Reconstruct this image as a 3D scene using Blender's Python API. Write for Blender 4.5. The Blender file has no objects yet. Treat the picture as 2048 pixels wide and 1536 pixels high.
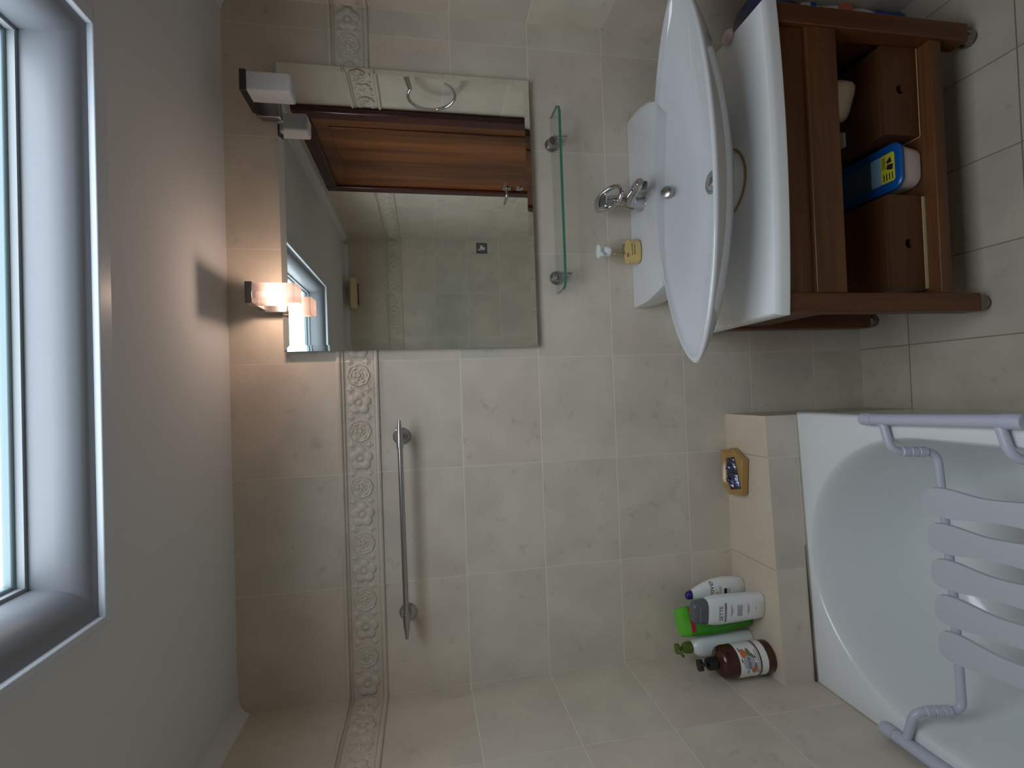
import bpy, bmesh, math, random
from mathutils import Vector, Matrix, noise as mnoise

random.seed(4)
PI = math.pi
SC = bpy.context.scene
COL = SC.collection

# ------------------------------------------------------------------ camera
def set_camera():
    # the photograph was taken with the phone turned on its side: the room's "up" is the picture's left
    f_px, W_px = 994.55, 2048.0
    rx, ry, rz = 0.17735, -0.01708, -0.03264
    c, s = math.cos, math.sin
    Rx = Matrix(((1, 0, 0), (0, c(rx), -s(rx)), (0, s(rx), c(rx))))
    Ry = Matrix(((c(ry), 0, s(ry)), (0, 1, 0), (-s(ry), 0, c(ry))))
    Rz = Matrix(((c(rz), -s(rz), 0), (s(rz), c(rz), 0), (0, 0, 1)))
    Rt = (Rz @ Rx @ Ry).transposed()
    def w(v):
        d = Rt @ Vector(v)
        return Vector((d.x, d.z, -d.y))
    right, down, fwd = w((1, 0, 0)), w((0, 1, 0)), w((0, 0, 1))
    cx, cy, cz = down, right, -fwd
    cam = bpy.data.cameras.new('camera')
    cam.sensor_fit = 'HORIZONTAL'
    cam.sensor_width = 36.0
    cam.lens = f_px / W_px * 36.0
    cam.clip_start = 0.02
    o = bpy.data.objects.new('camera', cam)
    COL.objects.link(o)
    M = Matrix((cx, cy, cz)).transposed().to_4x4()
    M.translation = Vector((0.89125, -1.54795, 1.56513))
    o.matrix_world = M
    SC.camera = o
set_camera()

# ------------------------------------------------------------------ world, exposure
SKY_BASE, SKY_BOOST = 3.2, 2.7
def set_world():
    """overcast sky: brightness shaped to light the walls, dimmer where the camera sees the pane"""
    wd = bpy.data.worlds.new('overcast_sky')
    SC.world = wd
    wd.use_nodes = True
    nt = wd.node_tree
    nt.nodes.clear()
    L = nt.links.new
    tc = nt.nodes.new('ShaderNodeTexCoord')
    sep = nt.nodes.new('ShaderNodeSeparateXYZ')
    L(tc.outputs['Generated'], sep.inputs[0])
    def step(src, a, b):
        mr = nt.nodes.new('ShaderNodeMapRange')
        mr.interpolation_type = 'SMOOTHSTEP'
        mr.inputs['From Min'].default_value = min(a, b)
        mr.inputs['From Max'].default_value = max(a, b)
        mr.inputs['To Min'].default_value = 0.0 if a < b else 1.0
        mr.inputs['To Max'].default_value = 1.0 if a < b else 0.0
        L(src, mr.inputs['Value'])
        return mr.outputs['Result']
    def mul(a, b):
        n = nt.nodes.new('ShaderNodeMath'); n.operation = 'MULTIPLY'
        L(a, n.inputs[0]); L(b, n.inputs[1])
        return n.outputs[0]
    # added dim patch of sky where the camera looks through the pane; dimmer at the horizon
    dim_window = mul(step(sep.outputs['Y'], 0.60, 0.70), mul(step(sep.outputs['Z'], 0.38, 0.48), step(sep.outputs['Z'], 0.72, 0.62)))
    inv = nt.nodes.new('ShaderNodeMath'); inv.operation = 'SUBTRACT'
    inv.inputs[0].default_value = 1.0; L(dim_window, inv.inputs[1])
    bright_mask = mul(step(sep.outputs['Z'], 0.05, 0.15), inv.outputs[0])
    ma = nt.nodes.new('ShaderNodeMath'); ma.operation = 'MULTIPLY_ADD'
    L(bright_mask, ma.inputs[0]); ma.inputs[1].default_value = SKY_BOOST; ma.inputs[2].default_value = SKY_BASE
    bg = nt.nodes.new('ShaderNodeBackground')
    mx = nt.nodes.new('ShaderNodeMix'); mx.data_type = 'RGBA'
    mx.inputs[6].default_value = (0.62, 0.88, 1.0, 1)        # added dim patch and horizon
    mx.inputs[7].default_value = (0.93, 0.93, 1.0, 1)     # brightened rest of the sky
    L(bright_mask, mx.inputs[0]); L(mx.outputs[2], bg.inputs['Color'])
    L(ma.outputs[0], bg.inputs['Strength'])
    out = nt.nodes.new('ShaderNodeOutputWorld')
    L(bg.outputs[0], out.inputs['Surface'])
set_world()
SC.view_settings.view_transform = 'Standard'
SC.view_settings.look = 'None'
SC.view_settings.gamma = 1.0
SC.view_settings.use_curve_mapping = False
SC.view_settings.exposure = 0.17
SC.cycles.use_denoising = True
SC.cycles.max_bounces = 14
SC.cycles.diffuse_bounces = 8
SC.cycles.glossy_bounces = 6
SC.cycles.transmission_bounces = 8
SC.cycles.transparent_max_bounces = 12
SC.cycles.caustics_reflective = False
SC.cycles.caustics_refractive = False
SC.cycles.sample_clamp_indirect = 6.0

def sky_portal(cx, cy, z, sx, sy):
    l = bpy.data.lights.new('skylight_daylight', 'AREA')
    l.shape = 'RECTANGLE'
    l.size, l.size_y = sx, sy
    l.cycles.is_portal = True
    o = bpy.data.objects.new('skylight_daylight', l)
    COL.objects.link(o)
    o.location = (cx, cy, z)

# ------------------------------------------------------------------ materials
def srgb(r, g, b):
    def f(v):
        v /= 255.0
        return v / 12.92 if v <= 0.04045 else ((v + 0.055) / 1.055) ** 2.4
    return (f(r), f(g), f(b), 1.0)

def new_mat(name):
    m = bpy.data.materials.new(name)
    m.use_nodes = True
    nt = m.node_tree
    return m, nt, nt.nodes['Principled BSDF']

def mat(name, col, rough=0.5, metal=0.0, spec=0.5, coat=0.0, speck=0.0, scale=40.0):
    """plain painted / plastic / ceramic / metal surface with a faint procedural variation"""
    m, nt, b = new_mat(name)
    b.inputs['Roughness'].default_value = rough
    b.inputs['Metallic'].default_value = metal
    b.inputs['Specular IOR Level'].default_value = spec
    b.inputs['Coat Weight'].default_value = coat
    n = nt.nodes.new('ShaderNodeTexNoise')
    n.inputs['Scale'].default_value = scale
    n.inputs['Detail'].default_value = 3
    tc = nt.nodes.new('ShaderNodeTexCoord')
    nt.links.new(tc.outputs['Object'], n.inputs['Vector'])
    mx = nt.nodes.new('ShaderNodeMix')
    mx.data_type = 'RGBA'
    k = 1.0 - max(speck, 0.02)
    mx.inputs[6].default_value = (col[0] * k, col[1] * k, col[2] * k, 1)
    mx.inputs[7].default_value = col
    nt.links.new(n.outputs['Fac'], mx.inputs[0])
    nt.links.new(mx.outputs[2], b.inputs['Base Color'])
    return m

def N(nt, op, a, b=None, c=None):
    n = nt.nodes.new('ShaderNodeMath')
    n.operation = op
    for i, v in enumerate((a, b, c)):
        if v is None: continue
        if isinstance(v, (int, float)): n.inputs[i].default_value = v
        else: nt.links.new(v, n.inputs[i])
    return n.outputs[0]

def tile_mat(name, ucoord, u0, uw, rows, tones, grout, gw=0.0026, rough=0.42, mott=1.0, vcoord='Z', spec=0.35, ufade=0.30):
    """ceramic tiles: grid from world position, tone per tile, cloudy mottling, grout joints with a dip"""
    m, nt, b = new_mat(name)
    L = nt.links.new
    geo = nt.nodes.new('ShaderNodeNewGeometry')
    sep = nt.nodes.new('ShaderNodeSeparateXYZ')
    L(geo.outputs['Position'], sep.inputs[0])
    U = N(nt, 'DIVIDE', N(nt, 'SUBTRACT', sep.outputs[ucoord], u0), uw)
    Z = sep.outputs[vcoord]
    if rows == 'wall':
        lo = N(nt, 'DIVIDE', N(nt, 'SUBTRACT', Z, 0.2), 0.25)
        hi = N(nt, 'ADD', N(nt, 'DIVIDE', N(nt, 'SUBTRACT', Z, 1.8176), 0.30), 20.0)
        isb = N(nt, 'GREATER_THAN', Z, 1.6955)
        ish = N(nt, 'GREATER_THAN', Z, 1.8176)
        v1 = N(nt, 'ADD', N(nt, 'MULTIPLY', lo, N(nt, 'SUBTRACT', 1.0, isb)), N(nt, 'MULTIPLY', isb, 10.5))
        V = N(nt, 'ADD', N(nt, 'MULTIPLY', v1, N(nt, 'SUBTRACT', 1.0, ish)), N(nt, 'MULTIPLY', ish, hi))
        vw = 0.25
    else:
        v0, vw = rows
        V = N(nt, 'DIVIDE', N(nt, 'SUBTRACT', Z, v0), vw)
    fu, fv = N(nt, 'FLOOR', U), N(nt, 'FLOOR', V)
    def edge(F, w):
        fr = N(nt, 'FRACT', F)
        d = N(nt, 'MULTIPLY', N(nt, 'MINIMUM', fr, N(nt, 'SUBTRACT', 1.0, fr)), w)
        mr = nt.nodes.new('ShaderNodeMapRange')
        mr.inputs['From Min'].default_value = gw * 0.5
        mr.inputs['From Max'].default_value = gw * 0.5 + 0.0012
        mr.inputs['To Min'].default_value = 0.0
        mr.inputs['To Max'].default_value = 1.0
        L(d, mr.inputs['Value'])
        return mr.outputs['Result']
    tile = N(nt, 'MULTIPLY', N(nt, 'ADD', N(nt, 'MULTIPLY', edge(U, uw), 1.0 - ufade), ufade), edge(V, vw))       # 1 on the tile, 0 in the joint
    cmb = nt.nodes.new('ShaderNodeCombineXYZ')
    L(fu, cmb.inputs[0]); L(fv, cmb.inputs[1])
    wn = nt.nodes.new('ShaderNodeTexWhiteNoise')
    wn.noise_dimensions = '3D'
    L(cmb.outputs[0], wn.inputs['Vector'])
    ramp = nt.nodes.new('ShaderNodeValToRGB')
    ramp.color_ramp.interpolation = 'LINEAR'
    el = ramp.color_ramp.elements
    el[0].position, el[0].color = 0.0, tones[0]
    el[1].position, el[1].color = 1.0, tones[-1]
    for i in range(1, len(tones) - 1):
        e = el.new(i / (len(tones) - 1)); e.color = tones[i]
    L(wn.outputs['Value'], ramp.inputs[0])
    # clouds, different in each tile
    off = nt.nodes.new('ShaderNodeVectorMath'); off.operation = 'MULTIPLY_ADD'
    L(wn.outputs['Color'], off.inputs[0]); off.inputs[1].default_value = (9, 9, 9)
    L(geo.outputs['Position'], off.inputs[2])
    n1 = nt.nodes.new('ShaderNodeTexNoise')
    n1.inputs['Scale'].default_value = 7.0; n1.inputs['Detail'].default_value = 4.0
    L(off.outputs[0], n1.inputs['Vector'])
    mr1 = nt.nodes.new('ShaderNodeMapRange')
    mr1.inputs['From Min'].default_value = 0.35; mr1.inputs['From Max'].default_value = 0.7
    mr1.inputs['To Min'].default_value = 1.0 - 0.10 * mott; mr1.inputs['To Max'].default_value = 1.0 + 0.05 * mott
    L(n1.outputs['Fac'], mr1.inputs['Value'])
    n2 = nt.nodes.new('ShaderNodeTexNoise')
    n2.inputs['Scale'].default_value = 21.0; n2.inputs['Detail'].default_value = 5.0
    n2.inputs['Roughness'].default_value = 0.65
    L(off.outputs[0], n2.inputs['Vector'])
    mr2 = nt.nodes.new('ShaderNodeMapRange')
    mr2.inputs['From Min'].default_value = 0.60; mr2.inputs['From Max'].default_value = 0.80
    mr2.inputs['To Min'].default_value = 1.0; mr2.inputs['To Max'].default_value = 1.0 - 0.30 * mott
    L(n2.outputs['Fac'], mr2.inputs['Value'])
    sh = N(nt, 'MULTIPLY', mr1.outputs['Result'], mr2.outputs['Result'])
    vm = nt.nodes.new('ShaderNodeVectorMath'); vm.operation = 'SCALE'
    L(ramp.outputs['Color'], vm.inputs[0]); L(sh, vm.inputs['Scale'])
    mx = nt.nodes.new('ShaderNodeMix'); mx.data_type = 'RGBA'
    mx.inputs[6].default_value = grout
    L(tile, mx.inputs[0]); L(vm.outputs[0], mx.inputs[7])
    L(mx.outputs[2], b.inputs['Base Color'])
    b.inputs['Roughness'].default_value = rough
    b.inputs['Specular IOR Level'].default_value = spec
    bp = nt.nodes.new('ShaderNodeBump')
    bp.inputs['Strength'].default_value = 0.35
    bp.inputs['Distance'].default_value = 0.0012
    L(tile, bp.inputs['Height']); L(bp.outputs[0], b.inputs['Normal'])
    return m

def wood_mat(name, axis, dark, light, rough=0.42, scale=1.0):
    """grain running along one axis of the part, broad darker and lighter planks"""
    m, nt, b = new_mat(name)
    L = nt.links.new
    tc = nt.nodes.new('ShaderNodeTexCoord')
    mp = nt.nodes.new('ShaderNodeMapping')
    sc = [14.0 * scale] * 3
    sc['XYZ'.index(axis)] = 0.8 * scale
    mp.inputs['Scale'].default_value = sc
    L(tc.outputs['Object'], mp.inputs[0])
    n1 = nt.nodes.new('ShaderNodeTexNoise')
    n1.inputs['Scale'].default_value = 1.4; n1.inputs['Detail'].default_value = 2.0
    L(mp.outputs[0], n1.inputs['Vector'])
    n2 = nt.nodes.new('ShaderNodeTexNoise')
    n2.inputs['Scale'].default_value = 9.0; n2.inputs['Detail'].default_value = 5.0
    L(mp.outputs[0], n2.inputs['Vector'])
    f = N(nt, 'ADD', N(nt, 'MULTIPLY', n1.outputs['Fac'], 0.75), N(nt, 'MULTIPLY', n2.outputs['Fac'], 0.25))
    ramp = nt.nodes.new('ShaderNodeValToRGB')
    ramp.color_ramp.elements[0].position = 0.36; ramp.color_ramp.elements[0].color = dark
    ramp.color_ramp.elements[1].position = 0.64; ramp.color_ramp.elements[1].color = light
    L(f, ramp.inputs[0])
    L(ramp.outputs['Color'], b.inputs['Base Color'])
    b.inputs['Roughness'].default_value = rough
    return m

def clear_mat(name, tint, gloss=0.07, rough=0.02):
    """thin clear glass or plastic: lets light through with a tint, reflects a little"""
    m = bpy.data.materials.new(name)
    m.use_nodes = True
    nt = m.node_tree
    nt.nodes.clear()
    t = nt.nodes.new('ShaderNodeBsdfTransparent'); t.inputs[0].default_value = tint
    g = nt.nodes.new('ShaderNodeBsdfGlossy'); g.inputs['Roughness'].default_value = rough
    g.inputs['Color'].default_value = (1, 1, 1, 1)
    lw = nt.nodes.new('ShaderNodeLayerWeight'); lw.inputs['Blend'].default_value = 0.5
    ad = N(nt, 'ADD', N(nt, 'MULTIPLY', N(nt, 'POWER', lw.outputs['Facing'], 5.0), 0.5), 0.02 + gloss * 0.3)
    mx = nt.nodes.new('ShaderNodeMixShader')
    nt.links.new(ad, mx.inputs[0]); nt.links.new(t.outputs[0], mx.inputs[1]); nt.links.new(g.outputs[0], mx.inputs[2])
    o = nt.nodes.new('ShaderNodeOutputMaterial')
    nt.links.new(mx.outputs[0], o.inputs[0])
    return m

def frosted_mat(name, col, clear, glow=0.0, glow_col=(1, 1, 1, 1)):
    """opal lamp glass: scatters the bulb's light, lets part of it straight through"""
    m = bpy.data.materials.new(name)
    m.use_nodes = True
    nt = m.node_tree
    nt.nodes.clear()
    L = nt.links.new
    t = nt.nodes.new('ShaderNodeBsdfTransparent'); t.inputs[0].default_value = (1, 0.93, 0.9, 1)
    tl = nt.nodes.new('ShaderNodeBsdfTranslucent'); tl.inputs[0].default_value = col
    df = nt.nodes.new('ShaderNodeBsdfDiffuse'); df.inputs[0].default_value = col
    m1 = nt.nodes.new('ShaderNodeMixShader'); m1.inputs[0].default_value = 0.55
    L(tl.outputs[0], m1.inputs[1]); L(df.outputs[0], m1.inputs[2])
    m2 = nt.nodes.new('ShaderNodeMixShader'); m2.inputs[0].default_value = 1.0 - clear
    L(t.outputs[0], m2.inputs[1]); L(m1.outputs[0], m2.inputs[2])
    last = m2.outputs[0]
    if glow > 0:
        em = nt.nodes.new('ShaderNodeEmission'); em.inputs[0].default_value = glow_col
        em.inputs[1].default_value = glow
        ad = nt.nodes.new('ShaderNodeAddShader')
        L(last, ad.inputs[0]); L(em.outputs[0], ad.inputs[1]); last = ad.outputs[0]
    o = nt.nodes.new('ShaderNodeOutputMaterial')
    L(last, o.inputs[0])
    return m

def emit_mat(name, col, s):
    m = bpy.data.materials.new(name)
    m.use_nodes = True
    nt = m.node_tree
    nt.nodes.clear()
    e = nt.nodes.new('ShaderNodeEmission'); e.inputs[0].default_value = col; e.inputs[1].default_value = s
    o = nt.nodes.new('ShaderNodeOutputMaterial')
    nt.links.new(e.outputs[0], o.inputs[0])
    return m

TONES = [srgb(208, 198, 182), srgb(205, 199, 185), srgb(211, 199, 184), srgb(205, 197, 184), srgb(209, 196, 181), srgb(207, 200, 187)]
GROUT = srgb(219, 210, 197)
M = {}
M['tile_x'] = tile_mat('wall tile, back', 'X', 0.0, 1 / 3, 'wall', TONES, GROUT)
M['tile_y'] = tile_mat('wall tile, side', 'Y', 0.0, 1 / 3, 'wall', TONES, GROUT)
M['ledge_top'] = tile_mat('ledge tile', 'X', 0.0, 1 / 3, (0.0, 5.0), [srgb(208, 190, 170), srgb(205, 192, 174), srgb(210, 188, 168)], srgb(170, 152, 130), mott=0.6)
M['floor'] = tile_mat('floor tile', 'X', 1.0004, 0.25, (-0.1812, 1 / 3), [srgb(192, 181, 166), srgb(194, 185, 170), srgb(189, 178, 165)], srgb(132, 114, 96), gw=0.002, rough=0.5, vcoord='Y', ufade=0.1)
M['ceiling'] = mat('ceiling paint', srgb(213, 214, 214), 0.9, spec=0.1)
M['white_paint'] = mat('white gloss paint', srgb(205, 212, 221), 0.35)
M['lining'] = mat('grey lining paint', srgb(128, 130, 136), 0.4)
M['sash_grey'] = mat('skylight sash seal', srgb(150, 154, 158), 0.5)
M['sash_paint'] = mat('pale cyan grey sash', srgb(128, 146, 150), 0.5)
M['canopy'] = mat('dark chromed metal', srgb(92, 86, 86), 0.25, metal=1.0)
M['ceramic'] = mat('white glazed ceramic', srgb(209, 211, 214), 0.08, spec=0.5, coat=0.4)
M['slab'] = mat('white composite worktop', srgb(238, 241, 242), 0.3, speck=0.06, scale=220)
M['enamel'] = mat('white bath enamel', srgb(222, 225, 226), 0.14, spec=0.5)
M['seat_plastic'] = mat('white seat plastic', srgb(191, 193, 202), 0.45)
M['seat_tube'] = mat('white coated tube', srgb(186, 188, 204), 0.35)
M['chrome'] = mat('polished chrome', srgb(205, 206, 210), 0.07, metal=1.0)
M['foot_chrome'] = mat('dark chrome', srgb(142, 138, 134), 0.12, metal=1.0)
M['brushed'] = mat('brushed steel', srgb(178, 176, 174), 0.28, metal=1.0)
M['dark'] = mat('dark recess', srgb(16, 13, 12), 0.7)
M['mirror'] = mat('silvered mirror', srgb(246, 248, 242), 0.0, metal=1.0)
M['mirror_edge'] = mat('mirror backing', srgb(70, 62, 58), 0.5)
M['wood_x'] = wood_mat('teak, along the width', 'X', srgb(77, 45, 21), srgb(112, 70, 35))
M['wood_y'] = wood_mat('teak, along the depth', 'Y', srgb(72, 42, 21), srgb(104, 64, 32))
M['wood_z'] = wood_mat('teak, upright', 'Z', srgb(82, 45, 22), srgb(109, 64, 32))
M['box_wood'] = wood_mat('box wood', 'X', srgb(78, 45, 22), srgb(102, 62, 32), 0.5)
M['door_wood'] = wood_mat('door veneer', 'Z', srgb(76, 39, 18), srgb(132, 77, 39), 0.3, 0.55)
M['door_frame'] = wood_mat('mahogany frame', 'Z', srgb(52, 22, 20), srgb(74, 32, 26), 0.25)
M['clear'] = clear_mat('clear shelf glass', (0.92, 0.95, 0.93, 1), 0.22)
M['glass_edge'] = mat('green glass edge', srgb(62, 122, 104), 0.1)
M['pane'] = clear_mat('skylight glass', (0.93, 0.99, 1.0, 1), 0.02)
M['opal_off'] = frosted_mat('opal shade unlit', (0.86, 0.88, 0.90, 1), 0.04)
M['opal_on'] = frosted_mat('opal shade lit', (0.064, 0.049, 0.045, 1), 0.22)
M['bulb'] = emit_mat('glowing bulb', (1.0, 0.76, 0.62, 1), 460.0)
M['navy'] = mat('navy plastic', srgb(42, 40, 104), 0.35)
M['pl_white'] = mat('white bottle plastic', srgb(226, 230, 232), 0.3)
M['pl_grey'] = mat('grey cap plastic', srgb(92, 96, 102), 0.3)
M['pl_green'] = mat('bright green plastic', srgb(58, 150, 24), 0.28)
M['pl_green2'] = mat('light green cap', srgb(96, 186, 50), 0.25)
M['pl_olive'] = mat('olive green pump', srgb(84, 104, 38), 0.3)
M['pl_brown'] = mat('dark brown plastic', srgb(66, 30, 24), 0.2)
M['pl_black'] = mat('black plastic', srgb(26, 24, 26), 0.3)
M['red'] = mat('crimson label', srgb(178, 20, 56), 0.4)
M['ink'] = mat('dark print', srgb(38, 38, 52), 0.5)
M['ink_grey'] = mat('grey print', srgb(128, 130, 136), 0.5)
M['ink_pale'] = mat('pale grey print', srgb(172, 176, 182), 0.5)
M['ink_taupe'] = mat('taupe print', srgb(124, 106, 100), 0.5)
M['paper'] = mat('white label', srgb(228, 228, 226), 0.5)
M['emblem'] = mat('silver emblem', srgb(168, 172, 180), 0.4)
M['orange'] = mat('orange print', srgb(196, 112, 72), 0.5)
M['leafgreen'] = mat('leaf print', srgb(104, 116, 70), 0.5)
M['gold'] = mat('golden print', srgb(214, 150, 104), 0.4)
M['amber'] = mat('amber resin', srgb(176, 140, 84), 0.2, spec=0.5)
M['foil'] = mat('crumpled dark foil', srgb(92, 95, 116), 0.22, metal=0.9)
M['soap'] = mat('honey coloured soap', srgb(222, 194, 118), 0.15)
M['clear_pl'] = clear_mat('clear bottle plastic', (0.97, 0.97, 0.95, 1), 0.1, 0.05)
M['blue_lid'] = mat('blue plastic lid', srgb(16, 88, 166), 0.3)
M['sky_label'] = mat('pale blue label', srgb(150, 190, 222), 0.4)
M['mid_label'] = mat('slate blue label', srgb(74, 104, 132), 0.4)
M['yellow'] = mat('yellow label', srgb(226, 218, 60), 0.4)
M['tub_white'] = mat('white tub plastic', srgb(226, 214, 212), 0.4)
M['cream'] = mat('cream plastic', srgb(224, 208, 186), 0.45)
M['pale_edge'] = mat('pale unfinished edge', srgb(206, 188, 148), 0.6)
M['sealant'] = mat('yellowed sealant', srgb(160, 130, 84), 0.5)
M['film'] = mat('printed white film', srgb(214, 218, 226), 0.25)
M['film_blue'] = mat('printed blue film', srgb(34, 70, 170), 0.25)
M['film_navy'] = mat('dark blue film', srgb(24, 30, 84), 0.3)
M['fan_cream'] = mat('aged cream plastic', srgb(206, 190, 150), 0.45)
M['fan_dark'] = mat('dark grille', srgb(96, 84, 70), 0.6)
M['sign_grey'] = mat('grey sign', srgb(112, 106, 120), 0.4)
M['pinkish'] = mat('pinkish white soap', srgb(226, 206, 212), 0.3)
M['mildew'] = mat('dark joint sealant', srgb(70, 62, 50), 0.8)

# ------------------------------------------------------------------ mesh helpers
def v_add(bm, pts): return [bm.verts.new(p) for p in pts]

def bx(bm, x0, x1, y0, y1, z0, z1):
    x0, x1 = min(x0, x1), max(x0, x1); y0, y1 = min(y0, y1), max(y0, y1); z0, z1 = min(z0, z1), max(z0, z1)
    v = v_add(bm, [(x, y, z) for z in (z0, z1) for y in (y0, y1) for x in (x0, x1)])
    for f in ((0, 2, 3, 1), (4, 5, 7, 6), (0, 1, 5, 4), (2, 6, 7, 3), (0, 4, 6, 2), (1, 3, 7, 5)):
        bm.faces.new([v[i] for i in f])
    return v

def rings(bm, rs, cap0=True, cap1=True, closed=True):
    """skin a list of equally long point rings"""
    vs = [v_add(bm, r) for r in rs]
    n = len(vs[0])
    for a, b in zip(vs, vs[1:]):
        for i in range(n if closed else n - 1):
            j = (i + 1) % n
            bm.faces.new((a[i], a[j], b[j], b[i]))
    if cap0: bm.faces.new(list(reversed(vs[0])))
    if cap1: bm.faces.new(vs[-1])
    return vs

def lathe(bm, prof, c=(0, 0, 0), n=28, cap0=True, cap1=True, sx=1.0, sy=1.0):
    rs = [[(c[0] + r * sx * math.cos(2 * PI * k / n), c[1] + r * sy * math.sin(2 * PI * k / n), c[2] + z) for k in range(n)] for r, z in prof]
    return rings(bm, rs, cap0, cap1)

def frame_of(d):
    d = Vector(d).normalized()
    up = Vector((0, 0, 1)) if abs(d.z) < 0.95 else Vector((1, 0, 0))
    a = d.cross(up).normalized()
    return a, d.cross(a).normalized()

def cone(bm, p0, p1, r0, r1, n=20):
    p0, p1 = Vector(p0), Vector(p1)
    a, b = frame_of(p1 - p0)
    rings(bm, [[tuple(p + (a * math.cos(2 * PI * k / n) + b * math.sin(2 * PI * k / n)) * r) for k in range(n)] for p, r in ((p0, r0), (p1, r1))])

def tube(bm, pts, r, n=14, closed=False, flat=1.0):
    """tube along a polyline; r a number or one per point; flat squeezes it across"""
    P = [Vector(p) for p in pts]
    rr = r if isinstance(r, (list, tuple)) else [r] * len(P)
    a = None
    R = []
    m = len(P)
    for i, p in enumerate(P):
        if closed: d = P[(i + 1) % m] - P[(i - 1) % m]
        else: d = P[min(i + 1, m - 1)] - P[max(i - 1, 0)]
        d.normalize()
        if a is None: a, b = frame_of(d)
        a = (a - d * a.dot(d)).normalized()
        b = d.cross(a).normalized()
        R.append([tuple(p + (a * math.cos(2 * PI * k / n) + b * math.sin(2 * PI * k / n) * flat) * rr[i]) for k in range(n)])
    if closed: R.append(R[0])
    rings(bm, R, not closed, not closed)
    if closed: bmesh.ops.remove_doubles(bm, verts=bm.verts, dist=1e-5)

def bend(pts, r, k=6):
    """round the corners of a polyline"""
    P = [Vector(p) for p in pts]
    out = [P[0]]
    for a, b, c in zip(P, P[1:], P[2:]):
        u, w = (a - b), (c - b)
        t = min(r, u.length * 0.48, w.length * 0.48)
        s, e = b + u.normalized() * t, b + w.normalized() * t
        for i in range(k + 1):
            q = i / k
            out.append(s.lerp(b, q).lerp(b.lerp(e, q), q))
    out.append(P[-1])
    return out

def prism(bm, outline, z0, z1, axis='Z'):
    """extrude a 2-D outline between two levels of an axis"""
    def P(a, b, h):
        return {'Z': (a, b, h), 'Y': (a, h, b), 'X': (h, a, b)}[axis]
    rings(bm, [[P(a, b, z0) for a, b in outline], [P(a, b, z1) for a, b in outline]])

def rrect(x0, x1, y0, y1, r, k=5):
    out = []
    for cx, cy, a0 in ((x1 - r, y1 - r, 0), (x0 + r, y1 - r, 90), (x0 + r, y0 + r, 180), (x1 - r, y0 + r, 270)):
        for i in range(k + 1):
            a = math.radians(a0 + 90 * i / k)
            out.append((cx + r * math.cos(a), cy + r * math.sin(a)))
    return out

def thing(name, label, cat, loc=(0, 0, 0), rz=0.0, group=None):
    o = bpy.data.objects.new(name, None)
    COL.objects.link(o)
    o.empty_display_size = 0.05
    o.location = loc
    o.rotation_euler = (0, 0, rz)
    o['label'] = label
    o['category'] = cat
    if group: o['group'] = group
    return o

def obj(name, bm, m, parent=None, bevel=0.0, smooth=False, world=True, segs=2, angle=35):
    """link the bmesh as ONE object; world=True: the mesh was drawn in room coordinates"""
    bmesh.ops.recalc_face_normals(bm, faces=bm.faces[:])
    me = bpy.data.meshes.new(name)
    bm.to_mesh(me)
    bm.free()
    for mm in (m if isinstance(m, (list, tuple)) else [m]): me.materials.append(M[mm] if isinstance(mm, str) else mm)
    o = bpy.data.objects.new(name, me)
    COL.objects.link(o)
    if parent is not None:
        o.parent = parent
        if world:
            g = Vector((0, 0, 0)); p = parent
            while p is not None:
                g += Vector(p.location); p = p.parent
            me.transform(Matrix.Translation(-g))
    if smooth:
        for f in me.polygons: f.use_smooth = True
        if not bevel:
            me.set_sharp_from_angle(angle=math.radians(angle))
    if bevel:
        md = o.modifiers.new('bevel', 'BEVEL')
        md.width = bevel; md.segments = segs; md.limit_method = 'ANGLE'; md.angle_limit = math.radians(40)
        md.harden_normals = False
        for f in me.polygons: f.use_smooth = True
        me.set_sharp_from_angle(angle=math.radians(50))
    return o

def tag(o, label, cat, group=None):
    o['label'] = label; o['category'] = cat
    if group: o['group'] = group
    return o

def struct(name, bm, m, parent=None, **kw):
    o = obj(name, bm, m, parent, **kw)
    if parent is None: o['kind'] = 'structure'
    return o

def solo(name, bm, m, label, cat, **kw):
    return tag(obj(name, bm, m, **kw), label, cat)

def text_mesh(s, size):
    """flat lettering, centred on the origin in its own x / y plane"""
    cu = bpy.data.curves.new('lettering', 'FONT')
    cu.body = s; cu.size = size; cu.align_x = 'CENTER'; cu.align_y = 'CENTER'
    cu.resolution_u = 3
    t = bpy.data.objects.new('lettering', cu)
    COL.objects.link(t)
    dg = bpy.context.evaluated_depsgraph_get()
    me = bpy.data.meshes.new_from_object(t.evaluated_get(dg))
    bpy.data.objects.remove(t)
    bm = bmesh.new(); bm.from_mesh(me)
    bpy.data.meshes.remove(me); bpy.data.curves.remove(cu)
    return bm

def lerp(a, b, t): return a + (b - a) * t

# ------------------------------------------------------------------ the room
RX, RY, RZ = 2.0817, -2.33, 2.11
SKX0, SKX1, SKY0, SKY1 = 0.543, 1.543, -1.520, -0.604      # skylight opening in the ceiling

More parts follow.
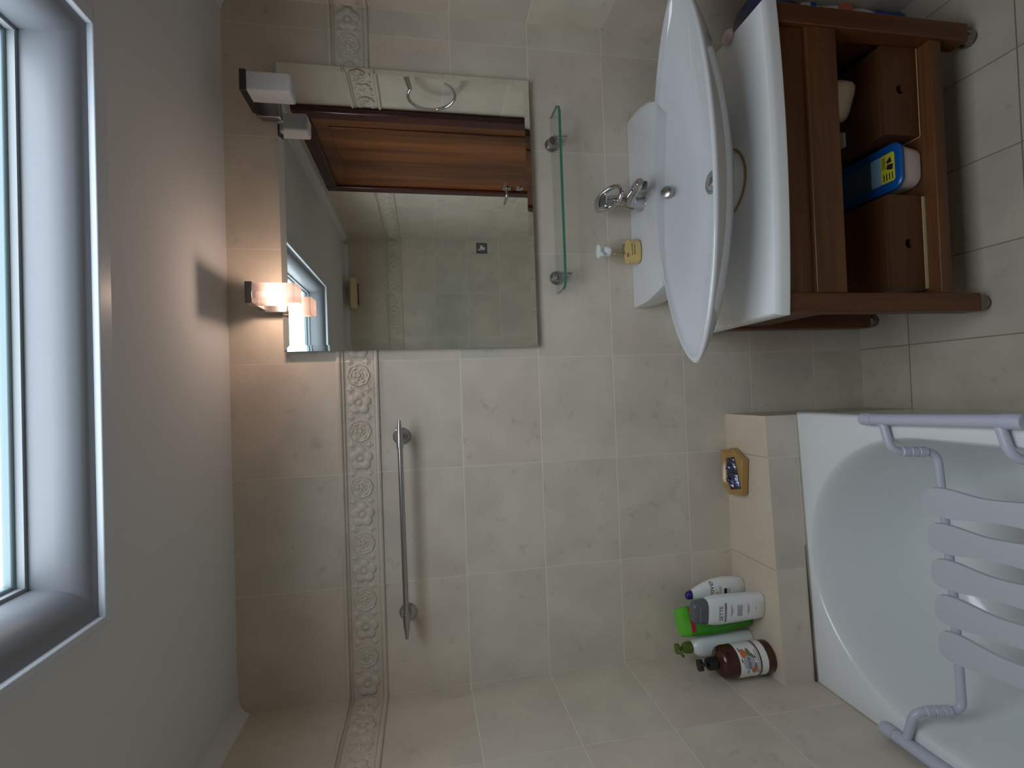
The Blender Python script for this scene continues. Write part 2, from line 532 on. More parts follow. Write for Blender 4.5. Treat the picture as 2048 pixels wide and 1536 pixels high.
def build_room():
    T = 0.12
    bm = bmesh.new(); bx(bm, -T, RX + T, 0, T, -0.0, RZ + 0.02); struct('wall_back', bm, 'tile_x')
    bm = bmesh.new(); bx(bm, -T, 0, RY - T, 0, -0.0, RZ + 0.02); struct('wall_left', bm, 'tile_y')
    bm = bmesh.new(); bx(bm, RX, RX + T, RY - T, 0, -0.0, RZ + 0.02); struct('wall_right', bm, 'tile_y')
    bm = bmesh.new(); bx(bm, 0, RX, RY - T, RY, -0.0, RZ + 0.02); struct('wall_front', bm, 'tile_x')
    bm = bmesh.new(); bx(bm, -T, RX + T, RY - T, T, -0.1, 0.0); struct('floor', bm, 'floor')
    bm = bmesh.new()
    zt = 2.225
    x0, x1 = -T, RX + T; y0, y1 = RY - T, T
    bx(bm, x0, SKX0, y0, y1, RZ, zt); bx(bm, SKX1, x1, y0, y1, RZ, zt)
    bx(bm, SKX0, SKX1, SKY1, y1, RZ, zt); bx(bm, SKX0, SKX1, y0, SKY0, RZ, zt)
    struct('ceiling', bm, 'ceiling')
    # tiled ledge along the back wall at the head of the bath
    bm = bmesh.new()
    bx(bm, 0, 0.792, -0.1995, 0, 0, 0.55)
    o = struct('wall_ledge', bm, ['tile_x', 'ledge_top'])
    bm = bmesh.new()
    prism(bm, [(0, -0.1995), (0, -0.236), (0.792, -0.1998), (0.792, -0.1995)], 0, 0.55)          # its tiled facing, out of square with the wall
    o2 = struct('trim_9', bm, ['tile_x', 'ledge_top'])
    for q in (o, o2):
        for p in q.data.polygons:
            if p.center.z > 0.54: p.material_index = 1
    # small cove moulding where the side walls meet the ceiling
    for i, (kx, s) in enumerate(((0.0, 1), (RX, -1))):
        bm = bmesh.new()
        prof = [(0, 0), (0.046, 0), (0.046, -0.004), (0.030, -0.007), (0.016, -0.014), (0.008, -0.023), (0.005, -0.030), (0, -0.030)]
        out = [(kx + s * a, RZ + b) for a, b in prof]
        prism(bm, out, -0.002, RY + 0.002, 'Y')
        struct('trim_%d' % (5 + i), bm, 'ceiling', smooth=True)
    bm = bmesh.new()
    prism(bm, [(RY + a, RZ + b) for a, b in prof], 0.05, RX - 0.05, 'X')
    struct('trim_7', bm, 'ceiling', smooth=True)

def flower(bm, P, cu, cz, kind, R):
    """raised rosette or five-petalled blossom; P maps (u, z, height) to the room"""
    n = 40
    prof = ((0.0, 1.0), (0.10, 0.95), (0.20, 0.45), (0.28, 0.22), (0.36, 0.70), (0.62, 1.0), (0.85, 0.9), (0.97, 0.55), (1.0, 0.0)) if kind == 'daisy' else \
           ((0.0, 0.85), (0.14, 1.0), (0.24, 0.3), (0.36, 1.0), (0.50, 0.30), (0.66, 1.0), (0.78, 0.50), (0.92, 0.85), (1.0, 0.0))
    ph = random.random() * 0.3
    rows = []
    for r, h in prof:
        ring = []
        for k in range(n):
            a = 2 * PI * k / n + ph
            if kind == 'daisy':
                lobe = abs(math.cos(2.5 * a)) ** 0.55
                rad = R * r * (0.66 + 0.34 * lobe) if r > 0.3 else R * r
                hh = h * (0.6 + 0.4 * lobe) if r > 0.3 else h
            else:
                lobe = abs(math.cos(4 * a)) ** 0.7
                rad = R * r * (0.93 + 0.07 * lobe)
                hh = h * (0.75 + 0.25 * math.sin(6 * a + 7 * r)) if 0.2 < r < 0.9 else h
            ring.append(P(cu + rad * math.cos(a), cz + rad * math.sin(a), 0.0062 * hh))
        rows.append(ring)
    rows[0] = [P(cu + 1e-4 * math.cos(2 * PI * k / n), cz + 1e-4 * math.sin(2 * PI * k / n), 0.0062 * prof[0][1]) for k in range(n)]
    rings(bm, rows, True, False)

def cross(bm, P, cu, cz, R):
    n = 16
    rows = []
    for r, h in ((0.05, 0.0042), (0.6, 0.0036), (1.0, 0.0)):
        rows.append([P(cu + R * r * (0.55 + 0.45 * abs(math.cos(2 * a))) * math.cos(a), cz + R * r * (0.55 + 0.45 * abs(math.cos(2 * a))) * math.sin(a), h) for a in [2 * PI * k / n + 0.4 for k in range(n)]])
    rings(bm, rows, True, False)

def build_border():
    Z0, Z1 = 1.6955, 1.8174
    fz = 0.5 * (1.7115 + 1.7965)
    def band(name, P, u0, u1, m, k0):
        bm = bmesh.new()
        # flat field and the raised fillets above and below it, drawn as one moulded profile
        prof = [(Z0, 0.0), (Z0, 0.0035), (Z0 + 0.003, 0.0075), (Z0 + 0.009, 0.0080), (Z0 + 0.0118, 0.0060), (Z0 + 0.0124, 0.0014), (Z0 + 0.0140, 0.0014), (Z0 + 0.0145, 0.0030), (Z0 + 0.0160, 0.0030), (Z0 + 0.0166, 0.0010),
                (1.7940, 0.0010), (1.7950, 0.0046), (1.7975, 0.0070), (1.8000, 0.0050), (1.8008, 0.0012), (1.8030, 0.0012), (1.8040, 0.0050), (1.8070, 0.0080), (1.8130, 0.0075), (1.8160, 0.0045), (Z1, 0.0)]
        a = [P(u0, z, h) for z, h in prof]; b = [P(u1, z, h) for z, h in prof]
        rings(bm, [a, b], True, True)
        pitch = 1 / 12
        k = math.ceil((u0 + 0.01) / pitch - 0.5)
        while (k + 0.5) * pitch < u1 - 0.012:
            c = (k + 0.5) * pitch
            def P2(u, z, h): return P(min(max(u, u0), u1), z, 0.0010 + h)
            flower(bm, P2, c, fz, 'daisy' if (k + k0) % 2 == 0 else 'rose', 0.0360 if (k + k0) % 2 == 0 else 0.0345)
            for s in (-1, 1):
                cross(bm, P2, c + pitch / 2, fz + s * 0.025, 0.0125)
            k += 1
        struct(name, bm, m, smooth=True, angle=60)
    band('trim_1', lambda u, z, h: (u, -h, z), 0.0, RX, 'tile_x', 0)
    band('trim_2', lambda u, z, h: (h, -u, z), 0.0, -RY, 'tile_y', 1)
    band('trim_3', lambda u, z, h: (RX - h, -u, z), 0.0, 0.588, 'tile_y', 1)
    band('trim_8', lambda u, z, h: (RX - h, -u, z), 1.405, -RY, 'tile_y', 1)
    band('trim_4', lambda u, z, h: (u, RY + h, z), 0.0, RX, 'tile_x', 0)

def rect_ring(bm, o, i, z0, z1):
    """frame between an outer and an inner rectangle (x0, x1, y0, y1)"""
    for (a, b, c, d) in ((o[0], o[1], i[3], o[3]), (o[0], o[1], o[2], i[2]), (o[0], i[0], i[2], i[3]), (i[1], o[1], i[2], i[3])):
        bx(bm, a, b, c, d, z0, z1)

def build_skylight():
    w = bpy.data.objects.new('window_1', None); COL.objects.link(w)
    w.location = (0.5 * (SKX0 + SKX1), 0.5 * (SKY0 + SKY1), 2.1); w['kind'] = 'structure'
    # architrave lying on the ceiling
    bm = bmesh.new()
    rect_ring(bm, (SKX0 - 0.013, SKX1 + 0.026, SKY0 - 0.026, SKY1 + 0.035), (SKX0, SKX1, SKY0, SKY1), 2.097, RZ + 0.002)
    struct('frame', bm, 'white_paint', w, bevel=0.002)
    # splayed lining of the shaft
    bm = bmesh.new()
    s = 1.0; z1 = 2.188
    def loop(d, z): return [(SKX0 + d * 0.062, SKY0 + d * 0.030, z), (SKX1 - d * 0.038, SKY0 + d * 0.030, z), (SKX1 - d * 0.038, SKY1 - d * 0.028, z), (SKX0 + d * 0.062, SKY1 - d * 0.028, z)]
    rings(bm, [loop(-0.02, 2.1075), loop(0.30, 2.112), loop(0.62, 2.121), loop(0.84, 2.136), loop(0.95, 2.156), loop(1.0, z1), loop(1.0, z1 + 0.006), loop(-0.5, z1 + 0.006)], False, False)
    struct('lining', bm, 'lining', w, smooth=True)
    # sash: dark seal, pale inner frame, pane
    a = (SKX0 + 0.062, SKX1 - 0.038, SKY0 + 0.030, SKY1 - 0.028)
    def inset(r, d): return (r[0] + d, r[1] - d, r[2] + d, r[3] - d)
    bm = bmesh.new(); rect_ring(bm, inset(a, -0.03), inset(a, 0.006), z1 + 0.002, z1 + 0.014); struct('seal', bm, 'sash_grey', w)
    bm = bmesh.new(); rect_ring(bm, inset(a, -0.03), inset(a, 0.012), z1 + 0.014, z1 + 0.030); struct('sash', bm, 'sash_paint', w, bevel=0.003)
    bm = bmesh.new(); bx(bm, a[0], a[1], a[2], a[3], z1 + 0.024, z1 + 0.028); struct('pane', bm, 'pane', w)
    sky_portal(0.5 * (a[0] + a[1]), 0.5 * (a[2] + a[3]), z1 + 0.022, a[1] - a[0], a[3] - a[2])

def build_door():
    d = bpy.data.objects.new('door_1', None); COL.objects.link(d)
    d.location = (RX, -0.995, 0); d['kind'] = 'structure'
    y0, y1, zt, fw = -1.400, -0.590, 2.055, 0.062
    bm = bmesh.new()
    bx(bm, RX - 0.028, RX, y0, y0 + fw, 0, zt); bx(bm, RX - 0.028, RX, y1 - fw, y1, 0, zt); bx(bm, RX - 0.028, RX, y0 + fw, y1 - fw, zt - fw, zt)
    struct('frame', bm, 'door_frame', d, bevel=0.008, segs=3)
    bm = bmesh.new(); bx(bm, RX - 0.012, RX, y0 + fw, y1 - fw, 0.004, zt - fw)
    struct('leaf', bm, 'door_wood', d)
    bm = bmesh.new()
    prism(bm, rrect(y0 + fw + 0.075, y1 - fw - 0.075, 0.95, 1.93, 0.004), RX - 0.018, RX - 0.010, 'X')
    prism(bm, rrect(y0 + fw + 0.075, y1 - fw - 0.075, 0.14, 0.84, 0.004), RX - 0.018, RX - 0.010, 'X')
    struct('raised_panel', bm, 'door_wood', d, bevel=0.006)
    bm = bmesh.new()
    hy, hz = -1.295, 1.055
    cone(bm, (RX - 0.012, hy, hz), (RX - 0.022, hy, hz), 0.026, 0.024)
    tube(bm, bend([(RX - 0.02, hy, hz), (RX - 0.062, hy, hz), (RX - 0.066, hy - 0.105, hz - 0.004)], 0.016), 0.0085)
    struct('handle', bm, 'chrome', d, smooth=True)
    bm = bmesh.new()
    cone(bm, (RX - 0.012, hy, hz - 0.075), (RX - 0.020, hy, hz - 0.075), 0.024, 0.022)
    bx(bm, RX - 0.0215, RX - 0.0195, hy - 0.003, hy + 0.003, hz - 0.084, hz - 0.066)
    struct('keyhole_rose', bm, 'chrome', d, smooth=True)
    bm = bmesh.new()
    cone(bm, (RX - 0.012, hy, hz - 0.145), (RX - 0.022, hy, hz - 0.145), 0.026, 0.024)
    cone(bm, (RX - 0.022, hy, hz - 0.145), (RX - 0.046, hy, hz - 0.145), 0.013, 0.013)
    bx(bm, RX - 0.058, RX - 0.046, hy - 0.022, hy + 0.022, hz - 0.153, hz - 0.137)
    struct('thumb_turn', bm, 'chrome', d, smooth=True)

# ------------------------------------------------------------------ wall pieces
def build_mirror():
    x0, x1, z0, z1, yf = 1.032, 1.880, 1.204, 1.957, -0.024
    t = thing('mirror', 'large frameless rectangular mirror on the tiled wall above the glass shelf', 'mirror', (0.5 * (x0 + x1), 0, z0))
    bm = bmesh.new()
    b, e = 0.017, 0.0030
    def loop(d, y): return [(x0 + d, y, z0 + d), (x1 - d, y, z0 + d), (x1 - d, y, z1 - d), (x0 + d, y, z1 - d)]
    rings(bm, [loop(0, yf + e), loop(b, yf)], False, True)
    obj('silvered_glass', bm, 'mirror', t)
    bm = bmesh.new()
    rings(bm, [loop(0.006, -0.0005), loop(0.004, yf + 0.009), loop(0.0, yf + 0.0072), loop(0, yf + e + 0.0001)], True, False)
    obj('backing_frame', bm, 'mirror_edge', t)

def wall_lamp(cx, label, lit):
    t = thing('wall_lamp', label, 'lamp', (cx, -0.0, 1.96))
    # bracket clipped on the mirror's top edge
    bm = bmesh.new()
    prism(bm, rrect(cx - 0.034, cx + 0.034, 1.945, 2.010, 0.003), -0.0245, -0.038, 'Y')
    bx(bm, cx - 0.028, cx + 0.028, -0.0245, -0.0005, 1.9585, 2.004)
    obj('bracket', bm, 'brushed', t, bevel=0.001)
    # flat metal canopy reaching out over the shade
    bm = bmesh.new()
    prism(bm, [(-0.038, 2.0), (-0.153, 1.9985), (-0.153, 2.0155), (-0.040, 2.0165)], cx - 0.0285, cx + 0.0285, 'X')
    obj('canopy', bm, 'canopy', t, bevel=0.001)
    bm = bmesh.new()
    n = 6
    x0, x1, y0, y1, z0, z1 = cx - 0.0265, cx + 0.0265, -0.151, -0.090, 1.888, 1.9982
    out = rrect(x0, x1, y0, y1, 0.006)
    inn = rrect(x0 + 0.003, x1 - 0.003, y0 + 0.003, y1 - 0.003, 0.004)
    low = rrect(x0 + 0.004, x1 - 0.004, y0 + 0.004, y1 - 0.004, 0.004)
    if lit:
        rings(bm, [[(a, b, z1) for a, b in out], [(a, b, z0 + 0.004) for a, b in out], [(a, b, z0) for a, b in low]], False, True)
    else:
        rings(bm, [[(a, b, z1) for a, b in out], [(a, b, z0 + 0.004) for a, b in out], [(a, b, z0) for a, b in low]], True, True)
    sh = obj('shade', bm, 'opal_on' if lit else 'opal_off', t, smooth=True)
    if lit:
        bm = bmesh.new()
        c = (cx, -0.1205, 1.945)
        lathe(bm, [(0.002, 0.020), (0.010, 0.018), (0.0135, 0.010), (0.0135, -0.010), (0.010, -0.018), (0.002, -0.020)], c, 16)
        obj('bulb', bm, 'bulb', t, smooth=True)
        bm = bmesh.new()
        lathe(bm, [(0.009, 0.018), (0.009, 0.052)], c, 14)
        obj('lampholder', bm, 'paper', t, smooth=True)

def build_lamps():
    wall_lamp(1.178, 'lit wall lamp with a glowing pink shade on the edge of the mirror', True)
    wall_lamp(1.741, 'unlit wall lamp with a dull white shade on the edge of the mirror', False)

def build_towel_bar():
    t = thing('towel_bar', 'long chrome towel bar with tapered ends on the tiled wall below the flower border', 'towel rail', (0.507, 0, 1.633))
    y = -0.070
    bm = bmesh.new()
    tube(bm, [(0.252, y, 1.633), (0.76, y, 1.636)], 0.0078, 18)
    obj('bar', bm, 'brushed', t, smooth=True)
    for s, xa, xb, z in ((-1, 0.254, 0.193, 1.633), (1, 0.752, 0.822, 1.636)):
        bm = bmesh.new()
        tube(bm, [(xa - s * 0.012, y, z), (xa, y, z), (lerp(xa, xb, .35), y, z), (xb, y, z)], [0.0098, 0.0102, 0.0094, 0.0042], 18)
        obj('tapered_end', bm, 'brushed', t, smooth=True)
    for x, z in ((0.243, 1.6305), (0.771, 1.634)):
        bm = bmesh.new()
        lathe(bm, [(0.0252, 0.0), (0.0252, 0.007), (0.0215, 0.0105), (0.0, 0.0105)], (0, 0, 0), 32, True, False)
        bmesh.ops.rotate(bm, verts=bm.verts, cent=(0, 0, 0), matrix=Matrix.Rotation(PI / 2, 3, 'X'))
        bmesh.ops.translate(bm, verts=bm.verts, vec=(x, 0, z))
        cone(bm, (x, -0.009, z), (x, y, z + 0.002), 0.0095, 0.0085)
        obj('wall_flange', bm, 'brushed', t, smooth=True)

def build_shelf():
    z = 1.130
    t = thing('glass_shelf', 'greenish glass shelf on two chrome brackets beneath the mirror', 'shelf', (1.485, 0, z))
    bm = bmesh.new()
    x0, x1 = 1.203, 1.772
    out = [(x0, -0.006), (x0, -0.080), (x0 + 0.006, -0.096), (x0 + 0.020, -0.104), (x1 - 0.030, -0.104), (x1 - 0.010, -0.096), (x1, -0.078), (x1, -0.006)]
    prism(bm, out, z - 0.004, z + 0.004)
    o = obj('glass_plate', bm, ['clear', 'glass_edge'], t)
    for p in o.data.polygons:
        if abs(p.normal.z) < 0.5 and p.center.y < -0.01: p.material_index = 1
    for x in (1.254, 1.686):
        b = bmesh.new()
        cone(b, (x, -0.0005, z), (x, -0.006, z), 0.0225, 0.0215, 24)
        cone(b, (x, -0.006, z + 0.001), (x, -0.034, z + 0.001), 0.0165, 0.0145, 24)
        br = obj('bracket', b, 'brushed', t, smooth=True)
        b = bmesh.new()
        lathe(b, [(0.0078, -0.0032), (0.0078, -0.012), (0.0070, -0.014), (0.0064, -0.020), (0.0068, -0.022), (0.0058, -0.030), (0.0060, -0.032), (0.0050, -0.041), (0.0036, -0.043)], (x, -0.058, z), 18)
        lathe(b, [(0.0065, 0.0032), (0.0065, 0.005), (0.004, 0.006)], (x, -0.058, z), 18)
        tube(b, [(x, -0.030, z - 0.010), (x, -0.058, z - 0.010)], 0.005, 10)
        obj('clamp_screw', b, 'chrome', br, smooth=True)

def build_ring():
    t = thing('towel_ring', 'chrome towel ring beside the brown door, seen in the mirror', 'towel ring', (RX, -0.30, 1.58))
    bm = bmesh.new()
    cone(bm, (RX - 0.0003, -0.285, 1.585), (RX - 0.010, -0.285, 1.585), 0.027, 0.024, 28)
    cone(bm, (RX - 0.010, -0.285, 1.585), (RX - 0.052, -0.285, 1.585), 0.011, 0.010)
    tube(bm, [(RX - 0.052, -0.262, 1.590), (RX - 0.052, -0.285, 1.588), (RX - 0.052, -0.345, 1.578)], [0.008, 0.0105, 0.0085])
    obj('wall_mount', bm, 'chrome', t, smooth=True)
    bm = bmesh.new()
    pts = []
    cy, cz, r = -0.392, 1.497, 0.088
    for k in range(44):
        a = math.radians(62 + 268 * k / 43)      # from the mount, over the far side, round to a thin free end
        pts.append((RX - 0.052 - 0.004 * math.sin(a), cy + r * 1.05 * math.cos(a), cz + r * math.sin(a)))
    tube(bm, pts, [lerp(0.0062, 0.0028, max(0, (k - 34) / 9)) for k in range(44)], 12)
    obj('ring', bm, 'chrome', t, smooth=True)

def build_opposite():
    t = thing('extractor_fan', 'cream extractor fan box under the ceiling on the wall seen in the mirror', 'fan', (1.655, RY, 2.05))
    bm = bmesh.new()
    prism(bm, [(RY + 0.0005, 2.040), (RY + 0.0005, 2.063), (RY + 0.050, 2.063), (RY + 0.118, 2.063), (RY + 0.118, 2.048), (RY + 0.085, 2.014), (RY + 0.0005, 2.014)], 1.545, 1.765, 'X')
    obj('housing', bm, 'fan_cream', t, bevel=0.006)
    bm = bmesh.new()
    for k in range(9): bx(bm, 1.575 + 0.0, 1.735, RY + 0.012 + k * 0.0075, RY + 0.0160 + k * 0.0075, 2.0105, 2.0142)
    obj('grille', bm, 'fan_dark', t)
    t = thing('toilet_sign', 'small grey square toilet notice with a red cross on the wall seen in the mirror', 'sign', (2.02, RY, 1.04))
    bm = bmesh.new(); prism(bm, rrect(1.981, 2.060, 1.040, 1.122, 0.003), RY + 0.0003, RY + 0.003, 'Y'); obj('plate', bm, 'ink', t)
    bm = bmesh.new(); prism(bm, rrect(1.985, 2.056, 1.044, 1.118, 0.002), RY + 0.003, RY + 0.0036, 'Y'); obj('face', bm, 'sign_grey', t)
    bm = bmesh.new()
    y0, y1 = RY + 0.0036, RY + 0.0042
    prism(bm, [(2.006, 1.092), (2.044, 1.092), (2.040, 1.078), (2.030, 1.070), (2.028, 1.056), (2.008, 1.056)], y0, y1, 'Y')
    prism(bm, rrect(2.004, 2.014, 1.086, 1.108, 0.001), y0, y1, 'Y')
    obj('pictogram', bm, 'paper', t)
    bm = bmesh.new()
    for s in (-1, 1): prism(bm, [(2.036 - 0.007 * s, 1.100), (2.039 - 0.007 * s, 1.100), (2.053 - 0.007 * (1 - s) * 0 + (0.007 * s) - 0.014, 1.114), (2.050 + 0.007 * s - 0.014, 1.114)], y0, y1, 'Y')
    obj('red_cross', bm, 'red', t)

# ------------------------------------------------------------------ bath
def build_bath():
    t = thing('bathtub', 'white built-in bathtub in the corner below the tiled ledge', 'bathtub', (0.40, -1.0, 0))
    cx, hw = 0.405, 0.350
    ya, yb, re = -0.582, -1.45, 0.350
    n = 72
    def inner(th):
        c, s = math.cos(th), math.sin(th)
        return (cx + hw * c, (ya + re * s) if s >= 0 else (yb + re * s))
    base = [inner(2 * PI * k / n) for k in range(n)]
    ctr = (0.405, -1.0)
    def ring(sx, sy, z): return [(ctr[0] + (x - ctr[0]) * sx, ctr[1] + (y - ctr[1]) * sy, z) for x, y in base]
    # outer edge: the rim's rectangle sampled toward each inner point
    X0, X1, Y0, Y1 = 0.0015, 0.800, -1.90, -0.201
    def edge_y(x): return lerp(-0.2375, -0.2005, x / 0.792)
    outer = []
    for k in range(n):
        x, y = base[k]
        th = 2 * PI * k / n
        c, s = math.cos(th), math.sin(th)
        m = max(abs(c), abs(s))
        ux, uy = c / m, s / m
        px = lerp(X0, X1, (ux + 1) / 2)
        if uy >= 0: py = lerp(ya, edge_y(px), uy) if uy < 1 else edge_y(px)
        else: py = lerp(yb, Y1 if uy > 0 else Y0, -uy)
        outer.append((px, py))
    def oring(d, z): return [(min(max(x, X0 + d), X1 - d), min(max(y, Y0 + d), edge_y(x) - d), z) for x, y in outer]
    R = [oring(0.0, 0.400), oring(0.0, 0.437), oring(0.003, 0.444), oring(0.010, 0.447),
         ring(1.0, 1.0, 0.4475), ring(0.993, 0.995, 0.446), ring(0.984, 0.989, 0.4405), ring(0.972, 0.981, 0.428), ring(0.955, 0.970, 0.39),
         ring(0.925, 0.945, 0.30), ring(0.88, 0.905, 0.19), ring(0.82, 0.86, 0.115), ring(0.72, 0.79, 0.078), ring(0.5, 0.6, 0.066), ring(0.2, 0.3, 0.062), ring(0.004, 0.004, 0.06)]
    bm = bmesh.new()
    rings(bm, R, False, True)
    o = obj('basin', bm, 'enamel', t, smooth=True, angle=60)
    bm = bmesh.new(); bx(bm, 0.778, 0.792, -1.90, -0.202, 0.0, 0.402); obj('apron', bm, 'enamel', t, bevel=0.003)
    bm = bmesh.new()
    tube(bm, [(x, edge_y(x) + 0.0005, 0.4485) for x in (0.004, 0.1, 0.2, 0.33, 0.4)], [0.003, 0.0015, 0.0025, 0.0012, 0.0006], 8)
    obj('dark_joint', bm, 'mildew', t)

def build_seat():
    t = thing('bath_bench', 'white slatted bath bench hanging across the bathtub from two rim rails', 'bath bench', (0.41, -0.68, 0.37))
    zr = 0.4635
    zs = 0.358
    for xr, ya, yb, side in ((0.792, -0.452, -0.803, 1), (0.026, -0.470, -0.860, -1)):
        bm = bmesh.new()
        tube(bm, [(xr - 0.006 * side * 0, ya - 0.03, zr), (xr + 0.010 * (side > 0), yb + 0.03, zr)], 0.0145, 20)
        r = obj('rim_rail', bm, 'seat_tube', t, smooth=True)
        for y, s, dx in ((ya, 1, 0.0), (yb, -1, 0.010 * (side > 0))):
            bm = bmesh.new()
            tube(bm, [(xr + dx, y - s * 0.034, zr), (xr + dx, y - s * 0.006, zr), (xr + dx, y - s * 0.001, zr), (xr + dx, y, zr)], [0.0160, 0.0160, 0.0148, 0.010], 20)
            obj('end_cap', bm, 'seat_tube', r, smooth=True)
    arms = (((0.795, -0.507), (0.716, -0.525), 1), ((0.802, -0.758), (0.730, -0.775), 1), ((0.028, -0.530), (0.112, -0.552), -1), ((0.028, -0.800), (0.112, -0.812), -1))
    for (x0, y0), (x1, y1), s in arms:
        bm = bmesh.new()
        front = y0 > -0.65
        ye = (-0.556, -0.585) if front else (-0.815, -0.835)        # crossbar under the slats, right end and left end
        xs, xe = (0.712, 0.116)
        yl = ye[0] if s > 0 else ye[1]
        xl_ = xs if s > 0 else xe
        xm, ym = 0.414 + 0.0002 * s, 0.5 * (ye[0] + ye[1])
        path = bend([(x0, y0, zr), (x1, y1, zr - 0.004), (xl_, yl + 0.006, zs), (xm, ym, zs)], 0.026)
        tube(bm, path, 0.0095, 14)
        a = obj('arm', bm, 'seat_tube', t, smooth=True)
        bm = bmesh.new()
        def at(z): return (lerp(x1, xl_, (zr - 0.004 - z) / (zr - 0.004 - zs)), lerp(y1, yl + 0.006, (zr - 0.004 - z) / (zr - 0.004 - zs)), z)
        tube(bm, [at(z) for z in (zr - 0.026, zr - 0.028, zr - 0.042, zr - 0.044, zr - 0.046, zr - 0.060, zr - 0.062, zr - 0.064, zr - 0.080, zr - 0.082)],
             [0.0098, 0.0122, 0.0122, 0.0104, 0.0124, 0.0124, 0.0106, 0.0126, 0.0126, 0.0098], 16)
        obj('ribbed_grip', bm, 'seat_tube', a, smooth=True)
    ys = [-0.530, -0.542, -0.58, -0.655, -0.72, -0.79, -0.86, -0.895, -0.907]
    xr = [0.612, 0.626, 0.631, 0.624, 0.629, 0.637, 0.630, 0.624, 0.608]
    xl = [0.574, 0.561, 0.560, 0.572, 0.576, 0.567, 0.561, 0.565, 0.580]
    def interp(a, q):
        i = min(int(q), len(a) - 2); f = q - i
        p0, p1, p2, p3 = a[max(i - 1, 0)], a[i], a[i + 1], a[min(i + 2, len(a) - 1)]
        return 0.5 * ((2 * p1) + (-p0 + p2) * f + (2 * p0 - 5 * p1 + 4 * p2 - p3) * f * f + (-p0 + 3 * p1 - 3 * p2 + p3) * f ** 3)
    for k in range(5):
        dx, dy = -0.0830 * k, -0.0045 * k
        bm = bmesh.new()
        q = [i * 0.25 for i in range((len(ys) - 1) * 4 + 1)]
        right = [(interp(xr, i) + dx, interp(ys, i) + dy) for i in q]
        left = [(interp(xl, i) + dx, interp(ys, i) + dy) for i in q]
        rings(bm, [[(a, b, 0.3685), (c, d, 0.3685), (c + 0.0015, d, 0.3765), (0.5 * (a + c), d, 0.3785), (a - 0.0015, b, 0.3765)] for (a, b), (c, d) in zip(right, left)])
        obj('slat', bm, 'seat_plastic', t, smooth=True, angle=40)

